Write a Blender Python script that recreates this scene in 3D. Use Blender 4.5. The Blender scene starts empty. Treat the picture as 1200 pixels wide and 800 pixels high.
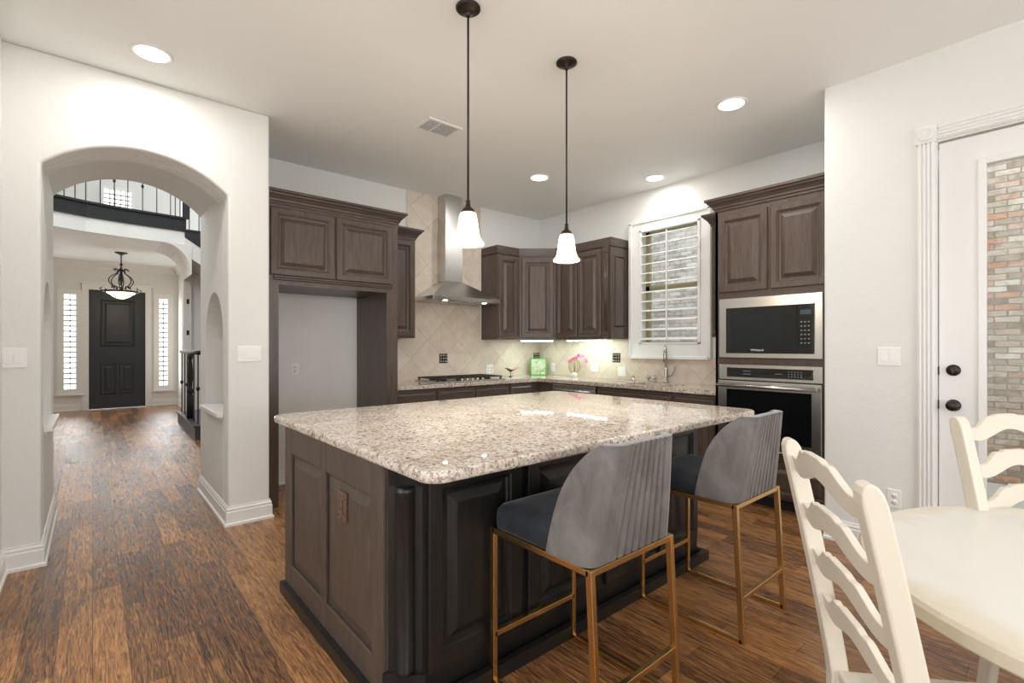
import bpy, math, random
from mathutils import Vector, Matrix
random.seed(7)
C = bpy.context.scene.collection
PI = math.pi

# ------------------------------------------------------------------ camera
cam_d = bpy.data.cameras.new('camera'); cam = bpy.data.objects.new('camera', cam_d); C.objects.link(cam)
cam_d.sensor_width = 36.0; cam_d.lens = 571.0 / 1200.0 * 36.0
cam_d.shift_y = 6.0 / 1200.0; cam_d.clip_start = 0.02
cam.location = (0, 0, 1.297); cam.rotation_euler = (PI / 2, 0, -math.radians(40.72))
bpy.context.scene.camera = cam
# ------------------------------------------------------------------ view
sc = bpy.context.scene
sc.view_settings.view_transform = 'Standard'; sc.view_settings.look = 'None'
sc.view_settings.gamma = 1.0; sc.view_settings.exposure = 0.13
sc.view_settings.use_curve_mapping = False
sc.cycles.max_bounces = 8; sc.cycles.diffuse_bounces = 5; sc.cycles.glossy_bounces = 4
sc.cycles.transmission_bounces = 6; sc.cycles.transparent_max_bounces = 8
sc.cycles.sample_clamp_indirect = 6.0
# ------------------------------------------------------------------ world (bright overcast sky)
w = bpy.data.worlds.new('sky'); sc.world = w; w.use_nodes = True
bg = w.node_tree.nodes['Background']; bg.inputs[0].default_value = (0.93, 0.97, 1.0, 1); bg.inputs[1].default_value = 2.6

def area(name, loc, rot, sx, sy, power, col=(1, 1, 1), shape='RECTANGLE', spread=PI, spec=1.0):
    d = bpy.data.lights.new(name, 'AREA'); d.shape = shape; d.size = sx
    if shape in ('RECTANGLE', 'ELLIPSE'): d.size_y = sy
    d.energy = power; d.color = col; d.spread = spread; d.specular_factor = spec
    o = bpy.data.objects.new(name, d); C.objects.link(o); o.location = loc; o.rotation_euler = rot
    return o
def point(name, loc, power, r=0.03, col=(1, 1, 1), parent=None):
    d = bpy.data.lights.new(name, 'POINT'); d.energy = power; d.shadow_soft_size = r; d.color = col
    o = bpy.data.objects.new(name, d); C.objects.link(o); o.location = loc
    return o
H = 3.05
# added fill lamps (breakfast side, rear, foyer side), then daylight at the foyer's visible windows
area('fill_breakfast_side', (-2.42, 0.2, 1.6), (0, -PI / 2, 0), 1.8, 3.0, 36, (0.97, 0.98, 1))  # unseen fill lamp added in an invented opening on the breakfast side
area('fill_rear', (1.0, -3.42, 1.6), (PI / 2, 0, 0), 4.2, 1.8, 50, (0.97, 0.98, 1))  # fill lamp added behind the camera, out of view
area('fill_foyer_high', (-1.5, 8.0, 4.6), (0, -PI / 2, 0), 1.6, 3.5, 130, (0.97, 0.98, 1))  # fill lamp added to brighten the foyer; this wall has no window
area('daylight_landing_window', (0.4, 13.15, 4.6), (-PI / 2, 0, 0), 1.4, 1.2, 45, (0.97, 0.98, 1))
for x in (-.345, 1.19): area('daylight_sidelight', (x, 13.19, 1.4), (-PI / 2, 0, 0), .17, 1.9, 11, (.98, .99, 1))
CAN = 11.0

# ------------------------------------------------------------------ mesh builder
class MB:
    def __init__(s): s.v = []; s.f = []; s.m = []; s.sm = []
    def add(s, vs, fs, smooth=False, mi=0):
        n = len(s.v); s.v += [tuple(p) for p in vs]
        for f in fs: s.f.append([i + n for i in f]); s.m.append(mi); s.sm.append(smooth)
        return s
    def box(s, x0, x1, y0, y1, z0, z1, mi=0):
        if x0 > x1: x0, x1 = x1, x0
        if y0 > y1: y0, y1 = y1, y0
        if z0 > z1: z0, z1 = z1, z0
        v = [(x0, y0, z0), (x1, y0, z0), (x1, y1, z0), (x0, y1, z0), (x0, y0, z1), (x1, y0, z1), (x1, y1, z1), (x0, y1, z1)]
        return s.add(v, [(0, 3, 2, 1), (4, 5, 6, 7), (0, 1, 5, 4), (1, 2, 6, 5), (2, 3, 7, 6), (3, 0, 4, 7)], mi=mi)
    def bar(s, a, b, w, h, up=(0, 0, 1)):
        a = Vector(a); b = Vector(b); d = (b - a).normalized(); u = Vector(up)
        if abs(d.dot(u)) > 0.98: u = Vector((0, 1, 0))
        r = d.cross(u).normalized() * w / 2; t = r.cross(d).normalized() * h / 2
        v = [p + q for p in (a, b) for q in (-r - t, r - t, r + t, -r + t)]
        return s.add(v, [(3, 2, 1, 0), (4, 5, 6, 7), (0, 1, 5, 4), (1, 2, 6, 5), (2, 3, 7, 6), (3, 0, 4, 7)])
    def prism(s, poly, a0, a1, axis='y', mi=0):
        def P(u, v, a): return {'y': (u, a, v), 'x': (a, u, v), 'z': (u, v, a)}[axis]
        n = len(poly); v = [P(u, w_, a0) for u, w_ in poly] + [P(u, w_, a1) for u, w_ in poly]
        f = [tuple(range(n))[::-1], tuple(range(n, 2 * n))] + [(i, (i + 1) % n, n + (i + 1) % n, n + i) for i in range(n)]
        return s.add(v, f, mi=mi)
    def lathe(s, prof, c=(0, 0, 0), n=24, axis='z', smooth=True, sx=1, sy=1):
        vs = []
        for r, h in prof:
            for k in range(n):
                a = 2 * PI * k / n; p, q = r * math.cos(a) * sx, r * math.sin(a) * sy
                if axis == 'z': vs.append((c[0] + p, c[1] + q, c[2] + h))
                elif axis == 'x': vs.append((c[0] + h, c[1] + p, c[2] + q))
                else: vs.append((c[0] + p, c[1] + h, c[2] + q))
        fs = [(j * n + k, j * n + (k + 1) % n, (j + 1) * n + (k + 1) % n, (j + 1) * n + k) for j in range(len(prof) - 1) for k in range(n)]
        s.add(vs, fs, smooth)
        m = len(s.v) - len(vs)
        s.f.append([m + k for k in range(n)][::-1]); s.m.append(0); s.sm.append(False)
        s.f.append([m + (len(prof) - 1) * n + k for k in range(n)]); s.m.append(0); s.sm.append(False)
        return s
    def tube(s, pts, r, n=8, taper=None):
        pts = [Vector(p) for p in pts]; vs = []; L = len(pts); ref = Vector((0, 0, 1))
        for i, p in enumerate(pts):
            d = (pts[min(i + 1, L - 1)] - pts[max(i - 1, 0)]).normalized()
            if abs(d.dot(ref)) > 0.95: ref = Vector((1, 0, 0)) if abs(d.x) < 0.9 else Vector((0, 1, 0))
            u = d.cross(ref).normalized(); t = u.cross(d)
            ref = t
            rr = r if taper is None else r * taper[i]
            for k in range(n): vs.append(p + (u * math.cos(2 * PI * k / n) + t * math.sin(2 * PI * k / n)) * rr)
        fs = [(j * n + k, j * n + (k + 1) % n, (j + 1) * n + (k + 1) % n, (j + 1) * n + k) for j in range(L - 1) for k in range(n)]
        fs += [tuple(range(n))[::-1], tuple(range((L - 1) * n, L * n))]
        return s.add(vs, fs, True)
    def rings(s, o, U, V, N, w_, h_, prof, back=0.0):
        """panel face: concentric rectangles, prof = [(inset, height)], centre filled"""
        o = Vector(o); U = Vector(U); V = Vector(V); N = Vector(N); vs = []
        pr = [(0, -back)] + list(prof) if back is not None else prof
        for i, hh in pr:
            for a, b in ((i, i), (w_ - i, i), (w_ - i, h_ - i), (i, h_ - i)): vs.append(o + U * a + V * b + N * hh)
        fs = []
        for j in range(len(pr) - 1):
            for k in range(4): fs.append((j * 4 + k, j * 4 + (k + 1) % 4, (j + 1) * 4 + (k + 1) % 4, (j + 1) * 4 + k))
        m = (len(pr) - 1) * 4; fs.append((m, m + 1, m + 2, m + 3))
        if back is not None: fs.append((3, 2, 1, 0))
        return s.add(vs, fs)
    def sweep(s, path, prof, z=0.0, side=1, ga=None, gb=None, closed=False):
        """profile (outwards, up) swept along an xy path with mitred corners; side=+1: to the right of travel"""
        P = [Vector(p) for p in path]; n = len(P); vs = []
        for i, p in enumerate(P):
            a = P[i - 1] if (i > 0 or closed) else (Vector(ga) if ga else None)
            b = P[(i + 1) % n] if (i < n - 1 or closed) else (Vector(gb) if gb else None)
            ns = []
            if a is not None: d = (p - a).normalized(); ns.append(Vector((d.y, -d.x)) * side)
            if b is not None: d = (b - p).normalized(); ns.append(Vector((d.y, -d.x)) * side)
            if len(ns) == 2: m = (ns[0] + ns[1]); m = m / max(1e-6, m.dot(ns[0]))
            else: m = ns[0]
            for o_, h_ in prof: vs.append((p.x + m.x * o_, p.y + m.y * o_, z + h_))
        k = len(prof); fs = []
        segs = n if closed else n - 1
        for i in range(segs):
            j = (i + 1) % n
            for q in range(k): fs.append((i * k + q, i * k + (q + 1) % k, j * k + (q + 1) % k, j * k + q))
        if not closed: fs += [tuple(range(k))[::-1], tuple(range((n - 1) * k, n * k))]
        return s.add(vs, fs)
    def rot(s, M):
        s.v = [tuple(M @ Vector(p)) for p in s.v]; return s
    def build(s, name, mat, parent=None, bevel=0, seg=2, world=False, sub=0, loc=None):
        off = Vector((0, 0, 0))
        if world and parent is not None:
            q = parent
            while q is not None: off += q.location; q = q.parent
        if loc is not None: off = Vector(loc)
        me = bpy.data.meshes.new(name); me.from_pydata([tuple(Vector(p) - off) for p in s.v], [], s.f)
        for mt in (mat if isinstance(mat, (list, tuple)) else [mat]): me.materials.append(mt)
        for p, mi, sm in zip(me.polygons, s.m, s.sm): p.material_index = mi; p.use_smooth = sm
        import bmesh
        b = bmesh.new(); b.from_mesh(me); bmesh.ops.recalc_face_normals(b, faces=b.faces); b.to_mesh(me); b.free()
        o = bpy.data.objects.new(name, me); C.objects.link(o)
        if parent is not None: o.parent = parent
        if loc is not None: o.location = loc
        if bevel:
            m = o.modifiers.new('bevel', 'BEVEL'); m.width = bevel; m.segments = seg; m.limit_method = 'ANGLE'; m.angle_limit = math.radians(35)
        if sub:
            m = o.modifiers.new('sub', 'SUBSURF'); m.levels = sub; m.render_levels = sub
        return o
def tag(o, label, cat, group=None, kind=None):
    if label: o['label'] = label
    if cat: o['category'] = cat
    if group: o['group'] = group
    if kind: o['kind'] = kind
    return o
def thing(name, loc, label, cat, rz=0, group=None, kind=None):
    o = bpy.data.objects.new(name, None); C.objects.link(o); o.location = loc; o.rotation_euler = (0, 0, rz); o.empty_display_size = .1
    return tag(o, label, cat, group, kind)
def struct(name, mb, mat, **k):
    o = mb.build(name, mat, **k); o['kind'] = 'structure'; return o
def copy_tree(o, loc, rz=None, label=None, parent=None):
    c = o.copy(); C.objects.link(c)
    if parent is not None: c.parent = parent
    else:
        c.location = loc
        if rz is not None: c.rotation_euler = (0, 0, rz)
        if label: c['label'] = label
    for ch in list(o.children): copy_tree(ch, None, parent=c)
    return c

# ------------------------------------------------------------------ materials
def nmat(name):
    m = bpy.data.materials.new(name); m.use_nodes = True
    return m, m.node_tree, m.node_tree.nodes['Principled BSDF']
def col3(c): return (c[0], c[1], c[2], 1)
def plain(name, c, rough=0.5, metal=0, spec=0.5, emit=None, es=0, bump=0, bscale=60, coat=0, trans=0, alpha=1):
    m, t, b = nmat(name)
    b.inputs['Base Color'].default_value = col3(c); b.inputs['Roughness'].default_value = rough
    b.inputs['Metallic'].default_value = metal; b.inputs['Specular IOR Level'].default_value = spec
    b.inputs['Coat Weight'].default_value = coat; b.inputs['Transmission Weight'].default_value = trans
    if emit: b.inputs['Emission Color'].default_value = col3(emit); b.inputs['Emission Strength'].default_value = es
    tc = t.nodes.new('ShaderNodeTexCoord'); n = t.nodes.new('ShaderNodeTexNoise'); n.inputs['Scale'].default_value = bscale; n.inputs['Detail'].default_value = 3
    t.links.new(tc.outputs['Object'], n.inputs['Vector'])
    if metal > .9:
        r_ = t.nodes.new('ShaderNodeMix'); r_.data_type = 'RGBA'; r_.inputs[6].default_value = col3([q * .97 for q in c]); r_.inputs[7].default_value = col3(c); t.links.new(n.outputs['Fac'], r_.inputs[0]); t.links.new(r_.outputs[2], b.inputs['Base Color'])
    elif bump:
        bp = t.nodes.new('ShaderNodeBump'); bp.inputs['Strength'].default_value = bump; bp.inputs['Distance'].default_value = 0.01
        t.links.new(n.outputs['Fac'], bp.inputs['Height']); t.links.new(bp.outputs[0], b.inputs['Normal'])
    else:
        mx = t.nodes.new('ShaderNodeMapRange'); mx.inputs['To Min'].default_value = max(0, rough - .04); mx.inputs['To Max'].default_value = min(1, rough + .04)
        t.links.new(n.outputs['Fac'], mx.inputs['Value']); t.links.new(mx.outputs[0], b.inputs['Roughness'])
    return m
def ramp(t, stops):
    r = t.nodes.new('ShaderNodeValToRGB'); e = r.color_ramp.elements
    while len(e) > 2: e.remove(e[-1])
    e[0].position, e[0].color = stops[0][0], col3(stops[0][1]); e[1].position, e[1].color = stops[-1][0], col3(stops[-1][1])
    for p, c in stops[1:-1]: q = e.new(p); q.color = col3(c)
    return r
def mapping(t, scale=(1, 1, 1), rot=(0, 0, 0), loc=(0, 0, 0), src='Object'):
    tc = t.nodes.new('ShaderNodeTexCoord'); mp = t.nodes.new('ShaderNodeMapping')
    mp.inputs['Scale'].default_value = scale; mp.inputs['Rotation'].default_value = rot; mp.inputs['Location'].default_value = loc
    t.links.new(tc.outputs[src], mp.inputs['Vector']); return mp
def noise(t, vec, scale, detail=4, rough=.55, dist=0):
    n = t.nodes.new('ShaderNodeTexNoise'); n.inputs['Scale'].default_value = scale; n.inputs['Detail'].default_value = detail
    n.inputs['Roughness'].default_value = rough; n.inputs['Distortion'].default_value = dist
    t.links.new(vec, n.inputs['Vector']); return n
def mixc(t, fac, a, b, mode='MIX'):
    m = t.nodes.new('ShaderNodeMix'); m.data_type = 'RGBA'; m.blend_type = mode
    if isinstance(fac, (int, float)): m.inputs[0].default_value = fac
    else: t.links.new(fac, m.inputs[0])
    for i, s in ((6, a), (7, b)):
        if isinstance(s, tuple): m.inputs[i].default_value = col3(s)
        else: t.links.new(s, m.inputs[i])
    return m.outputs[2]
def wood(name, dark, light, rough=.38, vert=True, bump=.15, scale=1.0):
    m, t, b = nmat(name)
    mp = mapping(t, (14 * scale, 14 * scale, 1.3 * scale) if vert else (1.3 * scale, 1.3 * scale, 14 * scale))
    n1 = noise(t, mp.outputs[0], 2.2, 5, .6, 1.2); n2 = noise(t, mp.outputs[0], 9, 3, .6)
    r = ramp(t, [(.3, dark), (.7, light)]); t.links.new(n1.outputs['Fac'], r.inputs[0])
    r2 = ramp(t, [(.33, (.70, .68, .66)), (.55, (1, 1, 1))]); t.links.new(n2.outputs['Fac'], r2.inputs[0])
    c = mixc(t, .8, r.outputs[0], r2.outputs[0], 'MULTIPLY'); t.links.new(c, b.inputs['Base Color'])
    b.inputs['Roughness'].default_value = rough
    bp = t.nodes.new('ShaderNodeBump'); bp.inputs['Strength'].default_value = bump; bp.inputs['Distance'].default_value = .004
    t.links.new(n2.outputs['Fac'], bp.inputs['Height']); t.links.new(bp.outputs[0], b.inputs['Normal'])
    return m
def wall_paint(name, c, bump=.12):
    m, t, b = nmat(name); mp = mapping(t, (1, 1, 1))
    n1 = noise(t, mp.outputs[0], 3.2, 5, .62, .6); n2 = noise(t, mp.outputs[0], 90, 2)
    b.inputs['Base Color'].default_value = col3(c); b.inputs['Roughness'].default_value = .62; b.inputs['Specular IOR Level'].default_value = .3
    ad = t.nodes.new('ShaderNodeMath'); ad.operation = 'MULTIPLY_ADD'; ad.inputs[1].default_value = 6.0
    t.links.new(n1.outputs['Fac'], ad.inputs[0]); t.links.new(n2.outputs['Fac'], ad.inputs[2])
    bp = t.nodes.new('ShaderNodeBump'); bp.inputs['Strength'].default_value = bump; bp.inputs['Distance'].default_value = .012
    t.links.new(ad.outputs[0], bp.inputs['Height']); t.links.new(bp.outputs[0], b.inputs['Normal'])
    return m
M = {}
M['wall'] = wall_paint('wall_paint', (.78, .775, .745))
M['ceil'] = wall_paint('ceiling_paint', (.89, .905, .885), .05)
M['trim'] = plain('trim_white', (.82, .82, .80), .35)
M['cab'] = wood('stained_oak', (.072, .050, .040), (.120, .086, .070), .34)
M['cab_h'] = wood('stained_oak_across', (.066, .047, .038), (.110, .080, .065), .34, vert=False)
M['cab_in'] = plain('cabinet_dark_inside', (.012, .010, .009), .6)
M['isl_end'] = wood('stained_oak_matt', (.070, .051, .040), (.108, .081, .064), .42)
M['isl_shade'] = wood('shaded_oak', (.007, .0068, .0065), (.017, .0165, .016), .34)  # island oak darkened: shade under the overhang is put into the colour
M['steel'] = plain('stainless_steel', (.62, .61, .59), .26, 1)
M['steel_d'] = plain('brushed_nickel', (.50, .47, .43), .28, 1)
M['blkglass'] = plain('black_glass', (.006, .007, .008), .06, 0, .6)
M['blk'] = plain('black_iron', (.018, .017, .016), .42, .3)
M['grate'] = plain('cast_iron', (.03, .03, .03), .5, .2)
M['bronze'] = plain('oil_rubbed_bronze', (.045, .035, .028), .35, .8)
M['gold'] = plain('brushed_brass', (.72, .47, .20), .27, 1)
M['doorblk'] = plain('front_door_black', (.020, .022, .026), .38)
M['white'] = plain('white_plastic', (.86, .86, .84), .35)
M['shutter'] = plain('shutter_white', (.86, .86, .84), .35)
M['vinyl'] = plain('olive_window_frame', (.36, .33, .19), .5)
M['crm'] = plain('cream_paint', (.68, .62, .515), .38, bump=.05, bscale=30)
def worn():
    m, t, b = nmat('worn_white_paint'); mp = mapping(t)
    sp = t.nodes.new('ShaderNodeSeparateXYZ'); t.links.new(mp.outputs[0], sp.inputs[0])
    d = t.nodes.new('ShaderNodeVectorMath'); d.operation = 'LENGTH'; mm = t.nodes.new('ShaderNodeVectorMath'); mm.operation = 'MULTIPLY'; mm.inputs[1].default_value = (1, 1.09, 0)
    t.links.new(mp.outputs[0], mm.inputs[0]); t.links.new(mm.outputs[0], d.inputs[0])
    n = noise(t, mp.outputs[0], 5, 5, .65, 1.0)
    a = t.nodes.new('ShaderNodeMath'); a.operation = 'MULTIPLY_ADD'; a.inputs[1].default_value = .28; t.links.new(n.outputs['Fac'], a.inputs[0]); t.links.new(d.outputs['Value'], a.inputs[2])
    r = ramp(t, [(.66, (.72, .695, .645)), (.72, (.67, .61, .50)), (.80, (.62, .55, .42))]); t.links.new(a.outputs[0], r.inputs[0])
    t.links.new(r.outputs[0], b.inputs['Base Color']); b.inputs['Roughness'].default_value = .35; return m
M['tbl'] = None
M['slate'] = plain('soft_black_tread', (.05, .055, .065), .4)
M['rope'] = plain('brown_plate', (.13, .075, .055), .28)

def floor_mat():
    m, t, b = nmat('hand_scraped_floor'); mp = mapping(t, (1, 1, 1), (0, 0, PI / 2))
    def brk(w_, h_, ms):
        br = t.nodes.new('ShaderNodeTexBrick'); t.links.new(mp.outputs[0], br.inputs['Vector'])
        br.offset = .37; br.offset_frequency = 2
        for k, v in (('Scale', 1), ('Brick Width', w_), ('Row Height', h_), ('Mortar Size', ms), ('Mortar Smooth', .5), ('Bias', 0)): br.inputs[k].default_value = v
        br.inputs['Color1'].default_value = (0, 0, 0, 1); br.inputs['Color2'].default_value = (1, 1, 1, 1); br.inputs['Mortar'].default_value = (.5, .5, .5, 1)
        return br
    br = brk(.78, .118, .0010)
    mg = mapping(t, (24, 1.5, 1)); g = noise(t, mg.outputs[0], 2.6, 6, .7, 2.0)
    mf = mapping(t, (120, 6, 1)); gf = noise(t, mf.outputs[0], 2.0, 3, .6, .6)
    mb_ = mapping(t, (1.4, .7, 1)); big = noise(t, mb_.outputs[0], 1.0, 3, .55, .4)
    def mad(a, k, c):
        n = t.nodes.new('ShaderNodeMath'); n.operation = 'MULTIPLY_ADD'; n.inputs[1].default_value = k
        t.links.new(a, n.inputs[0])
        if isinstance(c, (int, float)): n.inputs[2].default_value = c
        else: t.links.new(c, n.inputs[2])
        return n.outputs[0]
    sc_ = t.nodes.new('ShaderNodeSeparateColor'); t.links.new(br.outputs['Color'], sc_.inputs[0])
    v = mad(big.outputs['Fac'], .20, -.06); v = mad(sc_.outputs[0], .11, v); v = mad(g.outputs['Fac'], .66, v); v = mad(gf.outputs['Fac'], .26, v)
    r = ramp(t, [(.37, (.024, .011, .006)), (.455, (.090, .040, .019)), (.54, (.23, .105, .042)), (.66, (.50, .235, .085)), (.78, (.66, .35, .13))]); t.links.new(v, r.inputs[0])
    c = mixc(t, br.outputs['Fac'], r.outputs[0], (.03, .014, .008)); t.links.new(c, b.inputs['Base Color'])
    b.inputs['Roughness'].default_value = .21; b.inputs['Specular IOR Level'].default_value = .4
    ms = mapping(t, (60, 13, 1)); sn = noise(t, ms.outputs[0], 1.0, 4, .6, 2.5)
    h = mad(br.outputs['Fac'], -.6, mad(g.outputs['Fac'], .35, sn.outputs['Fac']))
    bp = t.nodes.new('ShaderNodeBump'); bp.inputs['Strength'].default_value = .75; bp.inputs['Distance'].default_value = .006
    t.links.new(h, bp.inputs['Height']); t.links.new(bp.outputs[0], b.inputs['Normal'])
    return m
M['floor'] = floor_mat(); M['tbl'] = worn()
def granite():
    m, t, b = nmat('speckled_granite'); mp = mapping(t)
    n0 = noise(t, mp.outputs[0], 6, 3, .6, .5)
    v = t.nodes.new('ShaderNodeTexVoronoi'); v.inputs['Scale'].default_value = 150; t.links.new(mp.outputs[0], v.inputs['Vector'])
    v2 = t.nodes.new('ShaderNodeTexVoronoi'); v2.inputs['Scale'].default_value = 80; t.links.new(mp.outputs[0], v2.inputs['Vector'])
    s = t.nodes.new('ShaderNodeSeparateColor'); t.links.new(v.outputs['Color'], s.inputs[0])
    s2 = t.nodes.new('ShaderNodeSeparateColor'); t.links.new(v2.outputs['Color'], s2.inputs[0])
    r = ramp(t, [(0, (.10, .08, .07)), (.12, (.33, .26, .21)), (.26, (.56, .48, .41)), (.5, (.70, .64, .57)), (.8, (.80, .76, .70)), (1, (.5, .47, .44))]); r.color_ramp.interpolation = 'CONSTANT'
    t.links.new(s.outputs[0], r.inputs[0])
    r2 = ramp(t, [(0, (.20, .15, .12)), (.13, (.44, .35, .28)), (.30, (.70, .64, .57)), (.75, (.80, .76, .70))]); r2.color_ramp.interpolation = 'CONSTANT'
    t.links.new(s2.outputs[1], r2.inputs[0])
    c = mixc(t, .5, r.outputs[0], r2.outputs[0])
    r3 = ramp(t, [(.35, (.80, .75, .70)), (.65, (.97, .96, .95))]); t.links.new(n0.outputs['Fac'], r3.inputs[0])
    c = mixc(t, 1.0, c, r3.outputs[0], 'MULTIPLY'); t.links.new(c, b.inputs['Base Color'])
    b.inputs['Roughness'].default_value = .025; b.inputs['Specular IOR Level'].default_value = .5
    return m
M['granite'] = granite()
def tile(name, axis):
    m, t, b = nmat(name)
    tc = t.nodes.new('ShaderNodeTexCoord'); sp = t.nodes.new('ShaderNodeSeparateXYZ'); t.links.new(tc.outputs['Object'], sp.inputs[0])
    def mth(op, a, bb):
        n = t.nodes.new('ShaderNodeMath'); n.operation = op
        for i, q in enumerate((a, bb)):
            if isinstance(q, (int, float)): n.inputs[i].default_value = q
            else: t.links.new(q, n.inputs[i])
        return n.outputs[0]
    h = mth('SUBTRACT', sp.outputs[axis], 3.137 if axis == 0 else 3.573); z = mth('SUBTRACT', sp.outputs[2], 1.158)
    u = mth('MULTIPLY', mth('ADD', h, z), .7071); v = mth('MULTIPLY', mth('SUBTRACT', h, z), .7071)
    cb = t.nodes.new('ShaderNodeCombineXYZ'); t.links.new(u, cb.inputs[0]); t.links.new(v, cb.inputs[1])
    br = t.nodes.new('ShaderNodeTexBrick'); br.offset = 0; t.links.new(cb.outputs[0], br.inputs['Vector'])
    for k, vv in (('Scale', 1), ('Brick Width', .305), ('Row Height', .305), ('Mortar Size', .0035), ('Mortar Smooth', .2)): br.inputs[k].default_value = vv
    br.inputs['Color1'].default_value = (.66, .575, .49, 1); br.inputs['Color2'].default_value = (.73, .65, .565, 1); br.inputs['Mortar'].default_value = (.55, .47, .39, 1)
    n = noise(t, tc.outputs['Object'], 7, 6, .65, .8); r = ramp(t, [(.3, (.86, .82, .76)), (.65, (1, 1, 1))]); t.links.new(n.outputs['Fac'], r.inputs[0])
    t.links.new(mixc(t, 1.0, br.outputs['Color'], r.outputs[0], 'MULTIPLY'), b.inputs['Base Color'])
    b.inputs['Roughness'].default_value = .4
    bp = t.nodes.new('ShaderNodeBump'); bp.inputs['Strength'].default_value = .3; bp.inputs['Distance'].default_value = .003; bp.invert = True
    t.links.new(br.outputs['Fac'], bp.inputs['Height']); t.links.new(bp.outputs[0], b.inputs['Normal'])
    return m
M['tileA'] = tile('travertine_tile_back', 0); M['tileB'] = tile('travertine_tile_side', 1)
def brick():
    m, t, b = nmat('old_brick'); mp = mapping(t, (1, 1, 1), (PI / 2, 0, PI / 2))
    tc = t.nodes.new('ShaderNodeTexCoord'); sp = t.nodes.new('ShaderNodeSeparateXYZ'); t.links.new(tc.outputs['Object'], sp.inputs[0])
    cb = t.nodes.new('ShaderNodeCombineXYZ'); t.links.new(sp.outputs[1], cb.inputs[0]); t.links.new(sp.outputs[2], cb.inputs[1])
    w1 = noise(t, cb.outputs[0], 18, 2); av = t.nodes.new('ShaderNodeVectorMath'); av.operation = 'MULTIPLY_ADD'
    av.inputs[1].default_value = (.02, .02, 0); t.links.new(w1.outputs['Color'], av.inputs[0]); t.links.new(cb.outputs[0], av.inputs[2])
    br = t.nodes.new('ShaderNodeTexBrick'); t.links.new(av.outputs[0], br.inputs['Vector'])
    for k, vv in (('Scale', 1), ('Brick Width', .19), ('Row Height', .062), ('Mortar Size', .006), ('Mortar Smooth', .3)): br.inputs[k].default_value = vv
    br.inputs['Color1'].default_value = (0, 0, 0, 1); br.inputs['Color2'].default_value = (1, 1, 1, 1); br.inputs['Mortar'].default_value = (.5, .5, .5, 1)
    s = t.nodes.new('ShaderNodeSeparateColor'); t.links.new(br.outputs['Color'], s.inputs[0])
    r = ramp(t, [(0, (.34, .29, .23)), (.25, (.50, .42, .34)), (.5, (.62, .54, .46)), (.72, (.66, .36, .24)), (.8, (.56, .46, .38)), (1, (.80, .74, .66))]); t.links.new(s.outputs[0], r.inputs[0])
    n = noise(t, cb.outputs[0], 9, 6, .7, 1); r2 = ramp(t, [(.38, (.68, .66, .62)), (.62, (1.0, 1.0, 1.0))]); t.links.new(n.outputs['Fac'], r2.inputs[0])
    c = mixc(t, 1.0, r.outputs[0], r2.outputs[0], 'MULTIPLY'); c = mixc(t, br.outputs['Fac'], c, (.30, .26, .22))
    n3 = noise(t, cb.outputs[0], 1.2, 5, .7, .5); r3 = ramp(t, [(.45, (0, 0, 0)), (.7, (.7, .7, .7))]); t.links.new(n3.outputs['Fac'], r3.inputs[0])
    c = mixc(t, r3.outputs[0], c, (.72, .66, .58))
    # beyond the kitchen window the neighbour's wall is grey-buff stone-like brick
    gr = t.nodes.new('ShaderNodeMapRange'); gr.inputs['From Min'].default_value = 1.5; gr.inputs['From Max'].default_value = 2.2; t.links.new(sp.outputs[1], gr.inputs['Value'])
    hs = t.nodes.new('ShaderNodeHueSaturation'); hs.inputs['Saturation'].default_value = .45; hs.inputs['Value'].default_value = .92; t.links.new(c, hs.inputs['Color'])
    c = mixc(t, gr.outputs[0], c, hs.outputs[0])
    t.links.new(c, b.inputs['Base Color']); b.inputs['Roughness'].default_value = .9
    bp = t.nodes.new('ShaderNodeBump'); bp.inputs['Strength'].default_value = .8; bp.inputs['Distance'].default_value = .02; bp.invert = True
    t.links.new(br.outputs['Fac'], bp.inputs['Height']); t.links.new(bp.outputs[0], b.inputs['Normal'])
    return m
M['brick'] = brick()
def velvet(name, a, bcol, sheen=1.0):
    m, t, b = nmat(name); mp = mapping(t, (1, 1, .6)); n = noise(t, mp.outputs[0], 9, 4, .65, 1.2)
    r = ramp(t, [(.3, a), (.7, bcol)]); t.links.new(n.outputs['Fac'], r.inputs[0]); t.links.new(r.outputs[0], b.inputs['Base Color'])
    b.inputs['Roughness'].default_value = .8; b.inputs['Sheen Weight'].default_value = sheen; b.inputs['Sheen Roughness'].default_value = .35
    b.inputs['Specular IOR Level'].default_value = .2
    return m
M['velv'] = velvet('grey_velvet', (.130, .117, .108), (.215, .198, .188), .5)
M['velv_d'] = velvet('charcoal_velvet', (.018, .021, .027), (.034, .039, .048), .2)
M['velv_p'] = velvet('taupe_grey_velvet', (.19, .175, .17), (.31, .285, .28))
def glass_mat(name='clear_glass'):
    m, t, b = nmat(name); t.nodes.remove(b)
    o = t.nodes['Material Output']; tr = t.nodes.new('ShaderNodeBsdfTransparent'); gl = t.nodes.new('ShaderNodeBsdfGlossy'); gl.inputs['Roughness'].default_value = .03
    tr.inputs[0].default_value = (.96, .97, .96, 1)
    lw = t.nodes.new('ShaderNodeLayerWeight'); lw.inputs['Blend'].default_value = .25; mr = t.nodes.new('ShaderNodeMath'); mr.operation = 'MULTIPLY'; mr.inputs[1].default_value = .45
    t.links.new(lw.outputs['Fresnel'], mr.inputs[0])
    mx = t.nodes.new('ShaderNodeMixShader'); t.links.new(mr.outputs[0], mx.inputs[0]); t.links.new(tr.outputs[0], mx.inputs[1]); t.links.new(gl.outputs[0], mx.inputs[2])
    t.links.new(mx.outputs[0], o.inputs['Surface']); return m
M['glass'] = glass_mat()
def emis(name, c, s, base=(.8, .8, .8)): return plain(name, base, .4, emit=c, es=s)
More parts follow.
